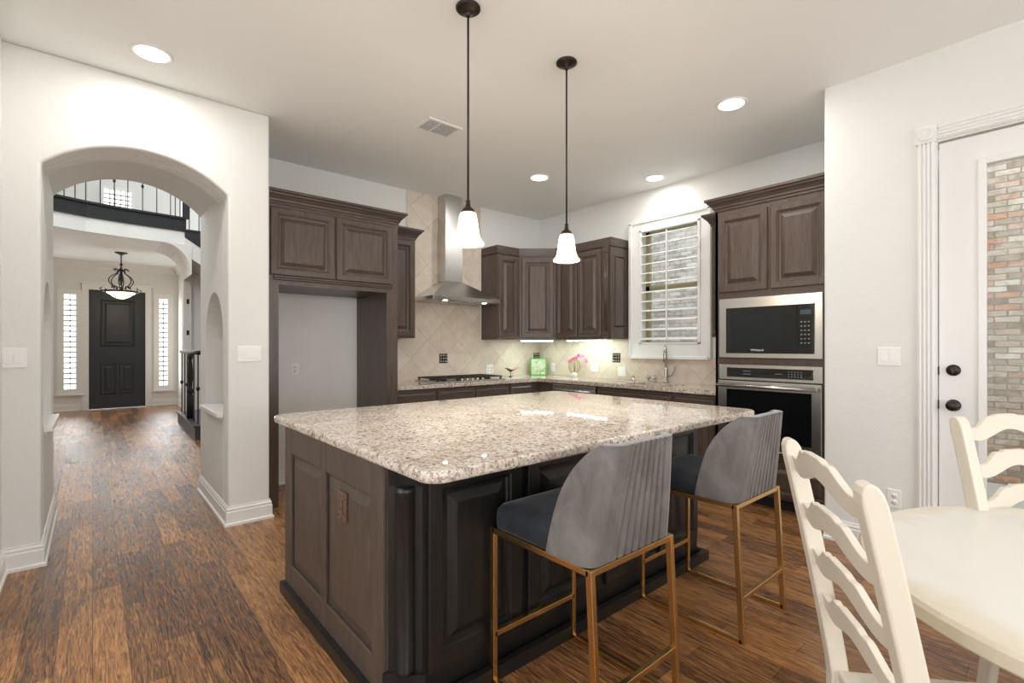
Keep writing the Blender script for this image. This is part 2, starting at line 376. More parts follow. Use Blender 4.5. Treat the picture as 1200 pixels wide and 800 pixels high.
M['lens'] = emis('lit_lens', (1, .98, .94), 6)
M['strip'] = emis('lit_strip', (.84, 1, .86), 95)
def shade_mat():
    m, t, b = nmat('lit_alabaster_bell'); o = t.nodes['Material Output']
    sp = t.nodes.new('ShaderNodeSeparateXYZ'); mp = mapping(t); t.links.new(mp.outputs[0], sp.inputs[0])
    mr = t.nodes.new('ShaderNodeMapRange'); mr.inputs['From Min'].default_value = -1.23; mr.inputs['From Max'].default_value = -1.06; t.links.new(sp.outputs[2], mr.inputs['Value'])
    r = ramp(t, [(0, (.95, .80, .62)), (.14, (.95, .84, .70)), (.3, (1.25, 1.12, .95)), (.6, (1.25, 1.08, .88)), (.85, (1.0, .70, .47)), (1, (.75, .45, .27))]); t.links.new(mr.outputs[0], r.inputs[0])
    b.inputs['Base Color'].default_value = (.82, .74, .66, 1); b.inputs['Roughness'].default_value = .35
    t.links.new(r.outputs[0], b.inputs['Emission Color']); b.inputs['Emission Strength'].default_value = .34
    tr = t.nodes.new('ShaderNodeBsdfTransparent'); tr.inputs[0].default_value = (1, .93, .84, 1)
    mx = t.nodes.new('ShaderNodeMixShader'); mx.inputs[0].default_value = .62; t.links.new(tr.outputs[0], mx.inputs[1]); t.links.new(b.outputs[0], mx.inputs[2]); t.links.new(mx.outputs[0], o.inputs['Surface'])
    return m
M['shade'] = shade_mat()
M['bowl'] = emis('lit_chandelier_bowl', (1, .74, .42), 2.6, (.9, .8, .65))
M['bulb'] = emis('lit_hood_lamp', (1, .86, .62), 32)

# ------------------------------------------------------------------ main planes
yL, yA, xR, xB = 4.01, 4.90, 3.78, 4.72
AX0, AX1, ASP, AAP = -.232, .743, 2.385, 2.585      # archway
# ------------------------------------------------------------------ structure
struct('floor', MB().box(-2.6, 5.2, -3.6, 5.2, -.1, 0).box(-1.7, 4.2, 5.2, 13.4, -.1, 0), M['floor'])
struct('ceiling', MB().box(-2.6, 5.2, -3.6, 5.19, H, H + .12), M['ceil'])
struct('wall_back', MB().box(1.02, 5.2, yA, yA + .15, 0, H), M['wall'])
# window wall with opening (y 2.50..3.24, z 1.32..2.61)
WY0, WY1, WZ0, WZ1 = 2.505, 3.235, 1.325, 2.60
struct('wall_right', MB().box(xB, xB + .16, 1.13, WY0, 0, H).box(xB, xB + .16, WY1, yA, 0, H).box(xB, xB + .16, WY0, WY1, 0, WZ0).box(xB, xB + .16, WY0, WY1, WZ1, H), M['wall'])
# patio-door wall, x = 3.78, opening y -.39..0.545, z 0..2.52
DY0, DY1, DZ = -.385, .545, 2.505
pw = MB().prism([(-3.6, 0), (DY0, 0), (DY0, DZ), (DY1, DZ), (DY1, 0), (1.001, 0), (1.001, H), (-3.6, H)], xR, xR + .16, 'x')
pw2 = MB().prism([(xR, 1.001), (xB + .16, 1.001), (xB + .16, 1.13), (xR + .012, 1.13), (xR + .0035, 1.1265), (xR, 1.118)], 0, H, 'z')
struct('wall_patio', pw, M['wall']); struct('wall_jog', pw2, M['wall'])
struct('wall_rear', MB().box(-2.6, xR, -3.6, -3.5, 0, .7).box(-2.6, xR, -3.6, -3.5, 2.5, H).box(-2.6, -1.1, -3.6, -3.5, .7, 2.5).box(3.1, xR, -3.6, -3.5, .7, 2.5), M['wall'])
struct('wall_breakfast', MB().box(-2.6, -2.5, -3.5, yL, 0, .7).box(-2.6, -2.5, -3.5, yL, 2.5, H).box(-2.6, -2.5, -3.5, -1.3, .7, 2.5).box(-2.6, -2.5, 1.7, yL, .7, 2.5), M['wall'])
struct('wall_stub', MB().box(-.53, -.392, 2.7, yL, 0, H), M['wall'])
def arch_pts(x0, x1, sp, ap, n=28):
    w_ = (x1 - x0) / 2; h_ = ap - sp; R = (w_ * w_ + h_ * h_) / (2 * h_); cx = (x0 + x1) / 2; cz = ap - R; a = math.asin(w_ / R)
    return [(cx - R * math.sin(a - 2 * a * k / n), cz + R * math.cos(a - 2 * a * k / n)) for k in range(n + 1)]
def arch_outline(x0, x1, sp, ap, L, R, top): return [(L, 0), (x0, 0)] + arch_pts(x0, x1, sp, ap) + [(x1, 0), (R, 0), (R, top), (L, top)]
a_w = MB(); a_w.prism(arch_outline(AX0, AX1, ASP, AAP, -2.5, 1.02, H), yL, 4.179)
struct('wall_left', a_w, M['wall'], bevel=.018, seg=4)
a_w = MB(); a_w.prism([(AX0, ASP)] + arch_pts(AX0, AX1, ASP, AAP)[1:-1] + [(AX1, ASP), (1.02, ASP), (1.02, H), (-.6, H), (-.6, ASP)], 4.18, 4.309)
struct('wall_arch_header', a_w, M['wall'])
a_w = MB(); a_w.prism([(AX0, 2.47)] + arch_pts(AX0, AX1, 2.47, 2.69) + [(AX1, 2.47), (1.02, 2.47), (1.02, H), (-.6, H), (-.6, 2.47)], 4.31, 5.2)
a_w.box(-1.7, -.6, 4.181, 5.2, 0, H)
NY0, NY1, NZ0, NSP = 4.19, 4.93, .80, 1.365
for xf, sgn in ((AX1, 1), (AX0, -1)):
    d = .13; a0, a1 = xf, xf + sgn * d; yc = (NY0 + NY1) / 2; R = (NY1 - NY0) / 2
    # thin face layer with the niche opening (4.31..), then the solid behind it
    arc = [(yc - R * math.cos(PI * k / 20), NSP + R * math.sin(PI * k / 20)) for k in range(21)]
    zt = 2.384
    a_w.prism([(4.18, 0), (5.2, 0), (5.2, 2.47), (4.31, 2.47), (4.31, zt), (4.18, zt)] if False else [(NY1, 0), (5.2, 0), (5.2, 2.469), (4.311, 2.469), (4.311, zt), (4.18, zt), (4.18, 0), (NY0, 0)] + arc + [(NY1, .765), (NY0, .765), (NY0, 0)][:0] + [], a0, a1, 'x') if False else None
    a_w.box(a0, a1, NY1, 5.2, 0, zt).box(a0, a1, NY0, NY1, 0, .745).box(a0, a1, 4.18, NY0, 0, zt).prism(arc + [(NY1, zt), (NY0, zt)], a0, a1, 'x').box(a0, a1, 4.311, 5.2, zt, 2.469)
    a_w.box(a1, (1.02 if sgn > 0 else -.6), 4.18, 5.2, 0, zt)
struct('wall_passage', a_w, M['wall'])
struct('trim_1', MB().box(AX1 - .045, AX1 + .12, NY0 - .01, NY1 + .01, .765, NZ0).box(AX1 - .02, AX1 + .1, NY0 + .02, NY1 - .02, .745, .765), M['trim'], bevel=.004)
struct('trim_2', MB().box(AX0 + .045, AX0 - .12, NY0 - .01, NY1 + .01, .765, NZ0).box(AX0 + .02, AX0 - .1, NY0 + .02, NY1 - .02, .745, .765), M['trim'], bevel=.004)
BB = [(0, 0), (.026, 0), (.026, .016), (.016, .024), (.016, .098), (.011, .103), (.013, .118), (.006, .130), (.006, .138), (0, .14)]
struct('baseboard_left', MB().sweep([(AX1, 5.2), (AX1, yL), (1.02, yL), (1.02, 4.19)], BB, side=1), M['trim'])
struct('baseboard_passage', MB().sweep([(AX0, 5.2), (AX0, yL), (-.392, yL), (-.392, 2.7)], BB, side=-1), M['trim'])
struct('baseboard_back', MB().sweep([(1.14, yA), (2.083, yA)], BB, side=1), M['trim'])
struct('baseboard_right', MB().sweep([(xR, 1.13), (xR, .645)], BB, side=1), M['trim'])
# backsplash tile (thin real tile layer on the walls)
ta = MB().box(2.198, xB, yA - .010, yA, .90, 1.40).box(2.655, 3.69, yA - .010, yA, 1.40, H)
struct('wall_back_tile', ta, M['tileA'])
tb = MB().box(xB - .010, xB, 2.046, 3.37, .90, 1.18).box(xB - .010, xB, 3.37, yA - .01, .90, 1.40)
struct('wall_right_tile', tb, M['tileB'])
# foyer
struct('wall_foyer', MB().box(-1.7, -1.6, 5.2, 13.4, 0, 6.2).box(-1.7, -.6, 5.1, 5.2, 0, 6.2).box(-.62, 1.1, 5.1, 5.2, H + .12, 6.2).box(1.02, 4.2, 5.06, 5.2, 0, 6.2)
       .box(4.1, 4.2, 5.2, 11.2, 0, 6.2).box(1.42, 4.1, 11.05, 11.2, 0, 3.05), M['wall'])
fw = MB()   # front wall y = 13.25, door 0-.0.. openings: door, two sidelights, landing window
FX = [(-1.6, -.455), (-.235, -.10), (.905, 1.10), (1.285, 4.1)]
for a, b in FX: fw.box(a, b, 13.25, 13.4, 0, 3.2)
fw.box(-.455, -.235, 13.25, 13.4, 0, .43).box(-.455, -.235, 13.25, 13.4, 2.36, 3.2).box(1.10, 1.285, 13.25, 13.4, 0, .43).box(1.10, 1.285, 13.25, 13.4, 2.36, 3.2)
fw.box(-.10, .905, 13.25, 13.4, 2.48, 3.2).box(-1.6, .17, 13.25, 13.4, 3.2, 6.2).box(.64, 4.1, 13.25, 13.4, 3.2, 6.2).box(.17, .64, 13.25, 13.4, 3.2, 3.75).box(.17, .64, 13.25, 13.4, 4.62, 6.2)
struct('wall_front', fw, M['wall'])
struct('ceiling_foyer', MB().box(-1.7, 4.2, 5.1, 13.4, 6.2, 6.3), M['ceil'])
edge = [(-1.6, 9.15), (-1.0, 9.45), (-.44, 9.70), (-.08, 9.85), (.43, 9.95), (1.0, 10.0), (1.20, 10.02)]
struct('ceiling_entry', MB().prism(edge + [(1.20, 13.25), (-1.6, 13.25)], 3.05, 3.28, 'z').box(1.2, 4.1, 11.0, 13.25, 3.05, 3.28), M['ceil'])
CR = [(0, 0), (.02, 0), (.03, -.03), (.0, -.03)]
struct('trim_3', MB().sweep([(-1.6, 9.9), (-1.6, 13.25), (1.46, 13.25), (1.46, 11.2)], [(0, 3.05), (.10, 3.05), (.09, 3.02), (.05, 2.97), (.025, 2.94), (.02, 2.90), (0, 2.90)], side=1), M['trim'])
struct('wall_entry', MB().box(1.46, 1.56, 11.2, 13.25, 0, 3.05), M['wall'])
struct('baseboard_entry', MB().sweep([(-1.6, 5.3), (-1.6, 13.25), (-.19, 13.25)], BB, side=1).sweep([(.99, 13.25), (1.46, 13.25), (1.46, 11.3)], BB, side=1), M['trim'])

# landing edge, stair and railings
ld = thing('staircase', (1.2, 10.0, 0), 'dark timber landing edge and curved staircase dropping to the right above the foyer', 'staircase')
fm = MB().sweep(edge, [(0, 3.27), (.03, 3.27), (.03, 3.29), (.012, 3.30), (.012, 3.47), (.05, 3.475), (.05, 3.51), (0, 3.51)], side=1)
fm.prism(edge + [(1.20, 13.2), (-1.6, 13.2)], 3.281, 3.50, 'z')
fm.build('landing_fascia', M['doorblk'], ld, world=True)
st = MB(); wb = MB()
for k in range(7):
    x0 = 1.20 + .285 * k; zt = 3.50 - .19 * (k + 1)
    st.box(x0, x0 + .30, 9.98, 10.95, zt - .03, zt); st.box(x0 - .0, x0 + .02, 10.0, 10.95, zt, zt + .19)
    st.prism([(x0, zt - .03), (x0 + .285, zt - .03), (x0 + .285, zt - .33), (x0, zt - .14)], 10.0, 10.04)
    wb.prism([(x0, zt - .14), (x0 + .285, zt - .33), (x0 + .285, zt - .62), (x0, zt - .43)], 10.01, 10.95)
st.build('tread', M['doorblk'], ld, world=True); wb.build('plaster_underside', M['wall'], ld, world=True)
for i in range(27):
    if i < 18:
        tt = i / 18 * (len(edge) - 1); j = int(tt); q = tt - j
        x = edge[j][0] * (1 - q) + edge[j + 1][0] * q; y = edge[j][1] * (1 - q) + edge[j + 1][1] * q + .03; zb = 3.50
    else:
        k = (i - 18) // 2; x = 1.27 + (i - 18) * .142; y = 10.05; zb = 3.50 - .19 * (k + 1)
    b = MB().box(x - .007, x + .007, y - .007, y + .007, zb, zb + .92)
    if i % 2: b.lathe([(.004, .38), (.02, .41), (.02, .43), (.004, .46)], (x, y, zb), 8)
    b.build('baluster', M['blk'], ld, world=True)
MB().sweep(edge, [(-.06, 4.40), (0, 4.40), (0, 4.46), (-.06, 4.46)], side=1).build('handrail', M['doorblk'], ld, world=True)
MB().box(1.16, 1.26, 9.99, 10.09, 3.50, 4.6).build('newel_post', M['doorblk'], ld, world=True)
# pier with the arched bracket under the stair
pr_ = MB().box(1.30, 1.42, 10.98, 11.2, 0, 3.05)
pr_.prism([(1.30, 3.05), (1.30, 2.55)] + [(1.30 - .42 * (1 - math.cos(PI / 2 * k / 8)), 2.55 + .5 * math.sin(PI / 2 * k / 8)) for k in range(1, 9)], 10.0, 11.2)
struct('wall_pier', pr_, M['wall'])
hg = MB()
for z in (1.56, 2.15): hg.box(1.345, 1.385, 10.97, 10.98, z - .045, z + .045)
struct('trim_4', hg, M['blk'])
# starting step with railing
sr = thing('stair_railing', (1.15, 8.2, 0), 'black iron and timber stair railing on its grey starting step in the foyer', 'railing')
A_ = (1.10, 10.0); B_ = (1.075, 7.98); C_ = (2.6, 7.62); D_ = (2.6, 10.0)
MB().prism([A_, B_, C_, D_], 0, .175, 'z').build('step', M['slate'], sr, world=True)
MB().prism([(A_[0] - .02, A_[1]), (B_[0] - .02, B_[1] - .02), (C_[0], C_[1] - .02), D_], .175, .20, 'z').build('tread', M['slate'], sr, world=True)
path = [Vector((A_[0] + .05, A_[1] - .02)), Vector((B_[0] + .07, B_[1] + .08)), Vector((1.5, 7.95))]
rail = [(path[0].x, path[0].y, 1.21), (path[1].x, path[1].y, 1.21), (1.20, 8.03, 1.24), (1.34, 7.98, 1.33), (1.6, 7.9, 1.55)]
MB().tube(rail, .032, 8).build('handrail', M['blk'], sr, world=True)
nw = [(.045, .0), (.045, .36), (.03, .38), (.045, .41), (.045, .44), (.028, .47), (.033, .56), (.045, .66), (.032, .84), (.022, .90), (.038, .93), (.04, 1.0)]
MB().lathe(nw, (1.13, 8.86, .19), 16).build('newel_post', M['blk'], sr, world=True)
for i, (px_, py_) in enumerate([(1.14, 9.85), (1.14, 9.5), (1.135, 9.18), (1.13, 8.5), (1.13, 8.12), (1.19, 8.08), (1.26, 8.06)]):
    b = MB().box(px_ - .008, px_ + .008, py_ - .008, py_ + .008, .19, 1.21 if i < 5 else 1.27)
    if i % 2 == 0: b.lathe([(.006, 0), (.024, .03), (.024, .05), (.006, .08)], (px_, py_, .66), 8)
    b.build('baluster', M['blk'], sr, world=True)

# front door
d1 = thing('door_1', (.40, 13.25, 0), None, None, kind='structure')
MB().box(-.06, .87, 13.25, 13.30, .005, 2.47).build('door_slab', M['doorblk'], d1, world=True)
RP = [(0, 0), (.012, .012), (.03, .014), (.045, .002), (.07, .002), (.10, .012)]
for (x0, x1, z0, z1) in ((.12, .69, 1.30, 2.28), (.12, .385, .30, .95), (.425, .69, .30, .95)):
    MB().rings((x0, 13.25, z0), (1, 0, 0), (0, 0, 1), (0, -1, 0), x1 - x0, z1 - z0, RP).build('door_panel', M['doorblk'], d1, world=True)
MB().box(.10, .71, 13.225, 13.25, 1.02, 1.05).box(.10, .71, 13.23, 13.25, 1.17, 1.2).build('door_rail', M['doorblk'], d1, world=True)
MB().lathe([(.012, 0), (.012, -.01), (.004, -.012)], (.405, 13.25, 1.62), 10, 'y').build('peephole', M['steel_d'], d1, world=True)
MB().box(-.165, -.06, 13.21, 13.25, 0, 2.57).box(.87, .975, 13.21, 13.25, 0, 2.57).box(-.165, .975, 13.20, 13.25, 2.47, 2.58).box(-.19, 1.0, 13.18, 13.25, 2.58, 2.62).build('door_casing', M['trim'], d1, world=True)
def lattice_window(name, x0, x1, z0, z1, nx, nz, fr=.10, sill=True):
    wn = thing(name, ((x0 + x1) / 2, 13.25, z0), None, None, kind='structure')
    m = MB().box(x0 - fr, x0, 13.22, 13.27, z0 - fr, z1 + fr).box(x1, x1 + fr, 13.22, 13.27, z0 - fr, z1 + fr).box(x0, x1, 13.22, 13.27, z0 - fr, z0).box(x0, x1, 13.22, 13.27, z1, z1 + fr)
    if sill: m.box(x0 - fr - .02, x1 + fr + .02, 13.18, 13.26, z0 - fr - .03, z0 - fr)
    m.build('window_frame', M['trim'], wn, world=True)
    g = MB()
    for i in range(1, nx): g.box(x0 + (x1 - x0) * i / nx - .008, x0 + (x1 - x0) * i / nx + .008, 13.28, 13.295, z0, z1)
    for i in range(1, nz): g.box(x0, x1, 13.28, 13.295, z0 + (z1 - z0) * i / nz - .014, z0 + (z1 - z0) * i / nz + .014)
    g.build('muntin', M['steel_d'], wn, world=True)
    MB().box(x0, x1, 13.31, 13.315, z0, z1).build('pane', M['glass'], wn, world=True)
    return wn
lattice_window('window_2', -.435, -.255, .44, 2.35, 2, 18)
lattice_window('window_3', 1.115, 1.27, .44, 2.35, 2, 18)
lattice_window('window_4', .18, .63, 3.76, 4.60, 5, 9, .06, False)

# ------------------------------------------------------------------ kitchen window (y 2.505..3.235)
wn = thing('window_1', (xB, 2.87, 1.33), None, None, kind='structure')
m = MB(); fo = .135
O0, O1, P0, P1 = WY0 - .10, WY1 + .125, WZ0 - .15, WZ1 + .10
m.box(xB - .035, xB, O0, WY0, P0, P1).box(xB - .035, xB, WY1, O1, P0, P1).box(xB - .035, xB, WY0, WY1, P0, WZ0).box(xB - .035, xB, WY0, WY1, WZ1, P1)
m.box(xB - .05, xB, O0 - .012, O0 + .02, P0, P1).box(xB - .05, xB, O1 - .02, O1 + .012, P0, P1).box(xB - .05, xB, O0, O1, P0 - .012, P0 + .02).box(xB - .05, xB, O0 - .012, O1 + .012, P1 - .02, P1 + .012)
m.build('window_casing', M['shutter'], wn, world=True, bevel=.003)
m = MB().box(xB - .045, xB - .015, WY0, WY0 + .03, WZ0, WZ1).box(xB - .045, xB - .015, WY1 - .03, WY1, WZ0, WZ1).box(xB - .045, xB - .015, WY0, WY1, WZ0, WZ0 + .02).box(xB - .045, xB - .015, WY0, WY1, WZ1 - .02, WZ1)
m.build('shutter_frame', M['shutter'], wn, world=True, bevel=.003)
for i in range(12):
    z = WZ0 + .06 + i * .1045
    lv = MB(); n_ = 10
    poly = [(.044 * math.cos(2 * PI * k / n_), .0065 * math.sin(2 * PI * k / n_)) for k in range(n_)]
    ca, sa = math.cos(math.radians(15)), math.sin(math.radians(15))
    poly = [(xB - .018 + p * ca - q * sa, z + p * sa + q * ca) for p, q in poly]
    lv.prism(poly, WY0 + .032, WY1 - .032, 'y').build('louver', M['shutter'], wn, world=True)
MB().box(xB - .075, xB - .065, 2.865, 2.877, WZ0 + .05, WZ1 - .05).build('tilt_rod', M['shutter'], wn, world=True)
m = MB().box(xB + .09, xB + .13, WY0, WY0 + .03, WZ0, WZ1).box(xB + .09, xB + .13, WY1 - .05, WY1, WZ0, WZ1).box(xB + .09, xB + .13, WY0, WY1, WZ0, WZ0 + .03).box(xB + .09, xB + .13, WY0, WY1, WZ1 - .03, WZ1).box(xB + .09, xB + .13, WY0, WY1, 1.93, 1.985)
m.build('window_frame', M['vinyl'], wn, world=True)
MB().box(xB + .105, xB + .11, WY0, WY1, WZ0, WZ1).build('pane', M['glass'], wn, world=True)

# ------------------------------------------------------------------ patio door
dr = thing('door_2', (xR, .08, 0), None, None, kind='structure')
m = MB()
for y0 in (.547,):
    def flute(a0, n=4, w_=.085):
        p = [(0, a0), (-.018, a0)]
        for k in range(n):
            c0 = a0 + .013 + k * .0197
            for q in range(9): p.append((-.018 - .0085 * math.sin(PI * q / 8), c0 - .0085 * math.cos(PI * q / 8)))
        return p + [(-.018, a0 + w_), (0, a0 + w_)]
    m.prism([(xR + a, b) for a, b in flute(y0)], 0, 2.504, 'z')
m.box(xR - .028, xR, .540, .640, 2.505, 2.605)
m.lathe([(.038, 0), (.038, -.008), (.030, -.012), (.024, -.006), (.016, -.006), (.010, -.014), (.001, -.015)], (xR - .028, .59, 2.555), 20, 'x')
m.prism([(xR + a, b) for a, b in flute(2.515)], -.394, .539, 'y')
m.box(xR - .028, xR, -.49, -.395, 2.505, 2.605).box(xR - .018, xR, -.485, -.40, 0, 2.51)
m.build('door_casing', M['trim'], dr, world=True)
MB().box(xR + .005, xR + .12, DY1 - .003, DY1 + .006, 0, DZ).box(xR + .005, xR + .12, DY0 - .006, DY0 + .003, 0, DZ).build('door_jamb', M['trim'], dr, world=True)
GY0, GY1, GZ0, GZ1 = -.18, .335, .28, 2.32
s0, s1 = xR + .012, xR + .055
m = MB().box(s0, s1, .535, GY1, .01, DZ - .012).box(s0, s1, GY0, -.375, .01, DZ - .012).box(s0, s1, GY0, GY1, .01, GZ0).box(s0, s1, GY0, GY1, GZ1, DZ - .012)
m.build('door_slab', M['trim'], dr, world=True)
m = MB(); 
for (a, b, c, d) in ((GY1 - .002, GY1 + .035, GZ0 - .035, GZ1 + .035), (GY0 - .035, GY0 + .002, GZ0 - .035, GZ1 + .035), (GY0, GY1, GZ0 - .035, GZ0), (GY0, GY1, GZ1, GZ1 + .035)): m.box(s0 - .012, s0, a, b, c, d)
m.build('glass_bead', M['trim'], dr, world=True, bevel=.005)
MB().box(s0 + .02, s0 + .025, GY0, GY1, GZ0, GZ1).build('pane', M['glass'], dr, world=True)
kn = [(.034, 0), (.034, -.006), (.028, -.010), (.012, -.014), (.012, -.034), (.024, -.040), (.030, -.052), (.026, -.064), (.012, -.068), (.001, -.069)]
MB().lathe(kn, (s0, .472, .956), 20, 'x').build('door_knob', M['bronze'], dr, world=True)
MB().lathe([(.033, 0), (.033, -.010), (.026, -.020), (.010, -.022), (.001, -.022)], (s0, .472, 1.160), 20, 'x').box(s0 - .034, s0 - .02, .467, .477, 1.145, 1.175).build('deadbolt', M['bronze'], dr, world=True)
MB().box(s0 - .006, s0 + .03, .536, .545, .93, .98).box(s0 - .006, s0 + .03, .536, .545, 1.13, 1.18).build('strike_plate', M['bronze'], dr, world=True)

# outside
struct('ground_outside', MB().box(xR + .16, 9, -8, 12, -.25, -.1), plain('patio_concrete', (.45, .43, .40), .9))
struct('wall_neighbour', MB().box(7.0, 7.3, -7, 10, -.1, 3.3), M['brick'])

# ------------------------------------------------------------------ wall plates
def plate(pos, normal, gangs, mat, name='light_switch', label=None, group=None, kind='rocker', w_=None):
    t = thing(name, pos, label, 'switch' if name == 'light_switch' else 'outlet', {'-y': 0, '-x': -PI / 2}[normal], group)
    W = w_ or (.07 + .046 * (gangs - 1)); Hh = .115
    MB().box(-W / 2, W / 2, -.007, 0, -Hh / 2, Hh / 2).build('plate', mat, t, bevel=.003)
    for g in range(gangs):
        x = (g - (gangs - 1) / 2) * .046
        if kind == 'rocker': MB().box(x - .0165, x + .0165, -.0095, -.006, -.033, .033).build('rocker', mat, t, bevel=.002)
        else:
            for s in (-1, 1):
                MB().lathe([(.0165, 0), (.0165, -.003), (.001, -.003)], (x, -.0065, s * .02), 14, 'y').build('socket', mat, t)
                MB().box(x - .007, x - .005, -.0102, -.0094, s * .02 - .005, s * .02 + .006).box(x + .005, x + .007, -.0102, -.0094, s * .02 - .005, s * .02 + .006).build('slot', M['blk'], t)
    return t
plate((-.352, yL, 1.232), '-y', 2, M['white'], label='white double light switch on the wall left of the archway', w_=.125)
plate((.884, yL, 1.243), '-y', 3, M['white'], label='white triple light switch right of the archway')
plate((xR, .772, 1.235), '-x', 2, M['white'], label='white double light switch left of the patio door')
plate((xR, .745, .352), '-x', 1, M['white'], 'wall_outlet', 'white outlet low on the wall beside the patio door', kind='o')
plate((1.47, yA, 1.083), '-y', 1, M['white'], 'wall_outlet', 'white outlet on the wall inside the empty refrigerator space', kind='o')
plate((3.83, yA - .010, 1.012), '-y', 2, M['white'], 'wall_outlet', 'white double outlet on tile right of the cooktop', kind='o')
plate((xB - .010, 4.62, 1.02), '-x', 1, M['white'], 'wall_outlet', 'white outlet on tile just right of the green framed picture', kind='o')
plate((xB - .010, 3.90, 1.045), '-x', 2, M['white'], 'wall_outlet', 'white double outlet on tile right of the pink orchid', kind='o', w_=.12)
plate((xB - .010, 3.49, 1.006), '-x', 2, M['white'], 'light_switch', 'white double switch on tile left of the kitchen sink')
def deco(pos, rz, label):
    t = thing('accent_tile', pos, label, 'tile', rz, 'bronze accent tiles in the backsplash')
    MB().box(-.055, .055, -.006, .002, -.055, .055).build('tile_body', M['bronze'], t, bevel=.002)
    q = MB()
    for i in range(3):
        for j in range(3): q.lathe([(.013, 0), (.012, -.004), (.006, -.006), (.001, -.004)], ((i - 1) * .034, -.006, (j - 1) * .034), 8, 'y')
    q.build('raised_pattern', M['steel_d'], t)
deco((3.139, yA - .010, 1.158), 0, 'bronze accent tile on the backsplash above the cooktop')
deco((4.655, yA - .010, 1.155), 0, 'bronze accent tile in the corner behind the green framed picture')
deco((xB - .010, 3.573, 1.165), -PI / 2, 'bronze accent tile between the orchid and the window')

# ------------------------------------------------------------------ cabinets
DOOR = [(0, .014), (.006, .021), (.048, .021), (.053, .014), (.058, .0135), (.063, .004), (.072, .002), (.078, .002), (.108, .019), (.112, .0195)]
DRAW = [(0, .014), (.004, .018), (.020, .018), (.024, .014), (.036, .020), (.040, .020)]
CROWN = [(0, 0), (.010, 0), (.010, .016), (.018, .022), (.022, .036), (.040, .060), (.052, .068), (.056, .080), (.070, .086), (.070, .106), (0, .106)]
def scaled(prof, k): return [(a * k, b) for a, b in prof]
def pdoor(name, o, U, N, w_, h_, parent, mat=None, prof=None):
    p = prof or DOOR
    lim = min(w_, h_) / 2 - .012
    if p[-1][0] > lim: p = scaled(p, lim / p[-1][0])
    return MB().rings(o, U, (0, 0, 1), N, w_, h_, p, back=0).build(name, mat or M['cab'], parent, world=True)
X_, Y_, NY, NX = (1, 0, 0), (0, 1, 0), (0, -1, 0), (-1, 0, 0)
# refrigerator surround
rf = thing('refrigerator_cabinet', (1.6, 4.2, 0), 'tall dark wood cabinet surrounding the empty refrigerator space', 'cabinet')
F0, F1, FY = 1.035, 2.195, 4.215
MB().box(F0, 1.14, FY, FY + .02, 0, 2.46).box(F0, 1.055, FY + .021, yA, 0, 2.44).box(2.085, F1, FY, FY + .02, 0, 2.46).box(2.085, 2.105, FY + .021, yA, 0, 2.44).box(F1 - .02, F1, FY + .021, yA, 0, 2.44).build('side_panel', M['cab'], rf, world=True)
MB().box(1.1405, 2.0845, FY, FY + .02, 1.80, 2.46).box(1.056, 2.084, FY + .021, yA - .001, 1.801, 1.82).box(F0, F1, FY + .021, yA - .001, 2.441, 2.46).build('cabinet_box', M['cab'], rf, world=True)
MB().sweep([(1.10, FY), (2.14, FY)], [(0, 1.835), (.012, 1.84), (.014, 1.852), (.022, 1.858), (.022, 1.868), (0, 1.872)], side=1).build('light_rail', M['cab_h'], rf, world=True)
pdoor('door', (1.075, FY, 1.875), X_, NY, .515, .545, rf); pdoor('door', (1.605, FY, 1.875), X_, NY, .53, .545, rf)
MB().sweep([(1.035, FY), (F1, FY), (F1, yA)], CROWN, z=2.45, side=1).build('crown', M['cab_h'], rf, world=True)
# narrow wall cabinet left of hood
UY = 4.57; UZ0, UZ1 = 1.385, 2.43
def upper(name, x0, x1, label, crown_path=None):
    t = thing(name, ((x0 + x1) / 2, UY, UZ0), label, 'cabinet')
    MB().box(x0, x1, UY, yA - .012, UZ0, UZ1).build('cabinet_box', M['cab'], t, world=True)
    return t
c1 = upper('wall_cabinet', F1 + .002, 2.582, 'narrow dark wood wall cabinet between the refrigerator surround and the range hood')
pdoor('door', (F1 + .02, UY, UZ0 + .02), X_, NY, .35, UZ1 - UZ0 - .05, c1)
MB().sweep([(F1 + .002, UY), (2.582, UY), (2.582, yA - .012)], CROWN, z=2.42, side=1).build('crown', M['cab_h'], c1, world=True)
# corner run of wall cabinets
XC = 4.39; P0_ = (3.702, yA - .012); P1_ = (3.702, UY); P2_ = (4.055, UY); P3_ = (XC, 4.262); P4_ = (XC, 3.405); P5_ = (xB - .012, 3.405)
c2 = thing('wall_cabinet', (3.87, UY, UZ0), 'dark wood wall cabinet right of the hood, one narrow door', 'cabinet')
MB().box(3.702, 4.055, UY, yA - .012, UZ0, UZ1).build('cabinet_box', M['cab'], c2, world=True)
pdoor('door', (3.722, UY, UZ0 + .03), X_, NY, .315, UZ1 - UZ0 - .06, c2)
MB().sweep([P0_, P1_, P2_], CROWN, z=2.42, side=-1, gb=P3_).build('crown', M['cab_h'], c2, world=True)
c3 = thing('corner_wall_cabinet', (4.5, 4.6, UZ0), 'diagonal dark wood corner wall cabinet above the green framed picture', 'cabinet')
MB().prism([P2_, (4.055, yA - .012), (xB - .012, yA - .012), (xB - .012, 4.262), P3_], UZ0, UZ1, 'z').build('cabinet_box', M['cab'], c3, world=True)
dU = (Vector(P3_) - Vector(P2_)); dl = dU.length; dU.normalize(); dN = Vector((-abs(dU.y), -abs(dU.x)))
o_ = Vector(P2_) + dU * .028
pdoor('door', (o_.x, o_.y, UZ0 + .03), (dU.x, dU.y, 0), (dN.x, dN.y, 0), dl - .056, UZ1 - UZ0 - .06, c3)
MB().sweep([P2_, P3_], CROWN, z=2.42, side=-1, ga=P1_, gb=P4_).build('crown', M['cab_h'], c3, world=True)
